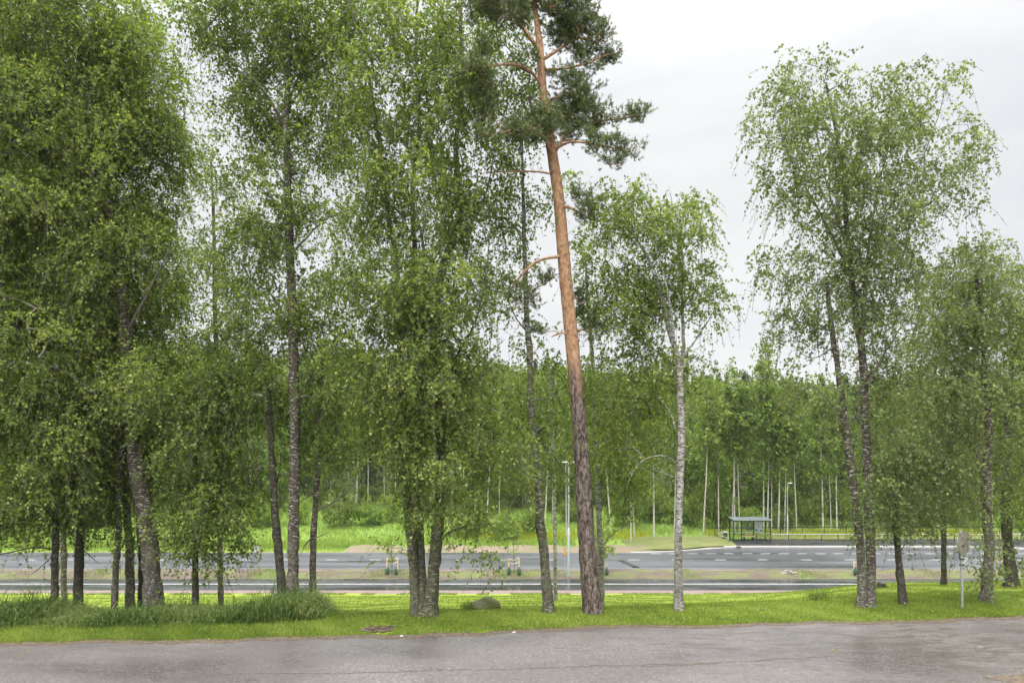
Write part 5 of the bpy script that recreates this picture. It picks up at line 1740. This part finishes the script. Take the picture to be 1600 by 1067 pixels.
# bushes at the meadow's back
BUS = [
    (30, 815, 3.2, 5.5, 2, "dark bush at the meadow's back at the far left"),
    (165, 822, 1.6, 3.0, 0, "low bush in the meadow between the left trunks"),
    (330, 812, 3.4, 4.5, 1, "bright bush in the meadow behind the small leafy young tree"),
    (412, 822, 3.6, 4.5, 0, "bright bush in the meadow behind the dark leaning trunk"),
    (470, 820, 3.4, 4.0, 1, "bright bush seen between straight and crooked birch"),
    (535, 822, 4.0, 4.5, 3, "rounded dull green bush right of the crooked small birch"),
    (575, 820, 3.2, 4.5, 0, "bright spreading willow bush left of the triple-stemmed tree"),
    (615, 816, 3.4, 4.0, 1, "bright bush directly behind the triple-stemmed tree's left stem"),
    (735, 838, 2.4, 4.0, 3, "bush by the gravel bank behind the bare staked sapling, left part"),
    (790, 845, 3.2, 3.6, 0, "leafy willow bush behind the bare staked sapling"),
    (822, 836, 2.6, 3.4, 2, "dark green bush just left of the mossy trunk beyond the road"),
    (895, 815, 2.8, 5.0, 2, "dark bush in shade behind the two-headed lamp"),
    (975, 820, 3.0, 4.5, 2, "dark bush under trees between pine and fork-topped birch"),
    (1020, 815, 3.4, 4.5, 3, "shaded bush left of the fork-topped birch"),
    (1090, 846, 4.5, 3.6, 2, "large dark green bush left of the bus shelter"),
    (1115, 850, 6.0, 3.4, 3, "tall bushy growth right beside the straight birch left of the shelter"),
    (1135, 838, 5.0, 3.6, 0, "fresh green bush behind the shelter's left end"),
    (1170, 826, 2.6, 4.0, 1, "light green bush seen through the bus shelter"),
    (1215, 832, 3.0, 4.0, 3, "dull green bush behind the single-headed lamp"),
    (1262, 835, 4.0, 3.5, 2, "dark bush in front of the gloomy wood right of the lamp"),
    (1330, 838, 4.5, 4.0, 2, "dark bush behind the twin-trunked birch's base"),
    (1385, 838, 3.0, 4.0, 3, "green bush behind the leaning small tree"),
    (1440, 838, 4.0, 4.0, 2, "dark bush behind the railing left of the road sign"),
    (1520, 838, 4.5, 4.5, 2, "dark bush behind the railing right of the road sign"),
    (1600, 838, 5.0, 5.0, 2, "dark bush at the right edge beyond the railing"),
]
for i, (px, py, h, w_, v_, lab) in enumerate(BUS):
    p = hit(px, py, 72, 120)
    y = max(p[1], 84.0) if px > 1060 else max(p[1], 76)
    x = (px - 800) / F * y
    p = np.array([x, y, gz(x, y) - .1])
    used.append((x, y, 1.0))
    place(VU[v_], "bush", lab, "bush", "bushes along the meadow's back", p, (w_ * .62, w_ * .55, h), i * 2.1, ("branches", "crown"))

# forest interior: individual trees, nearest rows
G_F = "trees of the dense forest beyond the meadow"
cnt = 0
LAB = ["leafy forest birch within the dense wood beyond the meadow", "low-crowned green tree within the dense wood beyond the meadow", "dark spruce within the dense wood beyond the meadow", "undergrowth bush beneath the dense wood beyond the meadow"]
for row, (y0, step) in enumerate(((97, 5.0), (102, 5.0), (107.5, 5.2), (113, 5.6), (119, 6.0), (126, 6.4), (134, 7.0))):
    x = -.9 * y0
    while x < .9 * y0:
        xx = x + rng.uniform(-1.6, 1.6); yy = y0 + rng.uniform(-2, 2)
        if xx > 18:                       # the wood comes closer behind the platform
            yy -= 8 * min(1, (xx - 18) / 14)
        x += step
        if not free(xx, yy, 1.8):
            continue
        z = gz(xx, yy)
        u = rng.random()
        pxx = 800 + xx / yy * F
        dark = 480 < pxx < 620 or 1290 < pxx < 1420
        if u < (.42 if dark else .14) and row > 0:
            s = rng.uniform(.7, 1.0); place(VS[cnt % 2], "spruce_tree", LAB[2], "tree", G_F, (xx, yy, z), (s, s, s * rng.uniform(.8, 1.0)), rng.uniform(0, 6))
        elif u < (.7 if row == 0 else .5):
            s = rng.uniform(.7, 1.05); place(VD[cnt % 3], "leafy_tree", LAB[1], "tree", G_F, (xx, yy, z), (s * 1.1, s * 1.1, s), rng.uniform(0, 6))
        else:
            s = rng.uniform(.82, 1.08) * (1 - .13 * float(sst(5, 20, xx))); place(VI[cnt % 5] if rng.random() < .7 else VB[cnt % 5], "birch_tree", LAB[0], "tree", G_F, (xx, yy, z), (s, s, s), rng.uniform(0, 6))
        cnt += 1
for i in range(120):
    yy = rng.uniform(96, 112); xx = rng.uniform(-.85, .85) * yy
    if xx > 18: yy -= 9
    h = rng.uniform(1.6, 3.6)
    place(VU[i % 4], "bush", LAB[3], "bush", G_F, (xx, yy, gz(xx, yy) - .1), (h * .9, h * .8, h), rng.uniform(0, 6), ("branches", "crown"))


# the hillside wood reads as one mass
def low_crown(seed, H=17, wid=2.8, n=1100, conifer=False):
    st = np.random.default_rng(seed)
    if conifer:
        t = st.random(n) ** .8
        a = st.random(n) * 6.283
        r_ = wid * .8 * (1 - t) ** .8 * (.5 + .5 * st.random(n)) + .05
        return np.stack([r_ * np.cos(a), r_ * np.sin(a), H * (.15 + .85 * t) - .25 * r_ + .3 * st.standard_normal(n)], -1)
    cl_ = sample_lobe((0, 0, H * .62), (wid, wid, H * .37), 55, shell=2)
    k = n // len(cl_) + 1
    return (np.repeat(cl_, k, 0) + .5 * st.standard_normal((len(cl_) * k, 3)))[:n]


bas = [low_crown(s) for s in range(4)]
con = [low_crown(s, 18, 2.4, 900, True) for s in range(2)]
mb = MB()
ycur = 141.0
while ycur < 232:
    st_ = 5.6 + (ycur - 140) * .018
    x = -.86 * ycur
    while x < .86 * ycur:
        xx = x + rng.uniform(-2, 2); yy = ycur + rng.uniform(-2.5, 2.5)
        x += st_
        isc = rng.random() < (.75 if (xx > 45 and yy > 180) else (.12 if yy < 200 else .35))
        b_ = (con[rng.integers(2)] if isc else bas[rng.integers(4)])
        s = rng.uniform(.8, 1.15)
        a = rng.uniform(0, 6.28)
        ca, sa = math.cos(a), math.sin(a)
        p = b_ * s
        p = np.stack([p[:, 0] * ca - p[:, 1] * sa + xx, p[:, 0] * sa + p[:, 1] * ca + yy, p[:, 2] + gz(xx, yy)], -1)
        mb.leaves(p, .75 if not isc else .7, .55 if not isc else .3, np.clip(rng.uniform(.25, .7) + .15 * rng.standard_normal(len(p)), 0, 1), 1 if isc else 0, down=.3, spread=.9)
        mb.tube([(xx, yy, gz(xx, yy) - .3), (xx, yy, gz(xx, yy) + 14 * s)], [.16, .05], 4, mi=2)
    ycur += 7.5
setp(mb.obj("forest", [M['leaf_far'], M['spruce'], M['bark_far']]), "wooded hillside rising behind the nearer forest", "forest", kind="stuff")

# ------------------------------------------------------------------ thin rain haze
mb = MB()
mb.box((0, 320, 22), (1500, 800, 66))
hz_ = mb.obj("haze", M['white'])
hm = bpy.data.materials.new("haze"); hm.use_nodes = True
ht = hm.node_tree; ht.nodes.clear()
ho = ht.nodes.new("ShaderNodeOutputMaterial"); hv = ht.nodes.new("ShaderNodeVolumePrincipled")
hv.inputs["Color"].default_value = (.93, .95, .97, 1)
hv.inputs["Density"].default_value = .00018
ht.links.new(hv.outputs[0], ho.inputs["Volume"])
hz_.data.materials.clear(); hz_.data.materials.append(hm)
setp(hz_, kind="stuff")
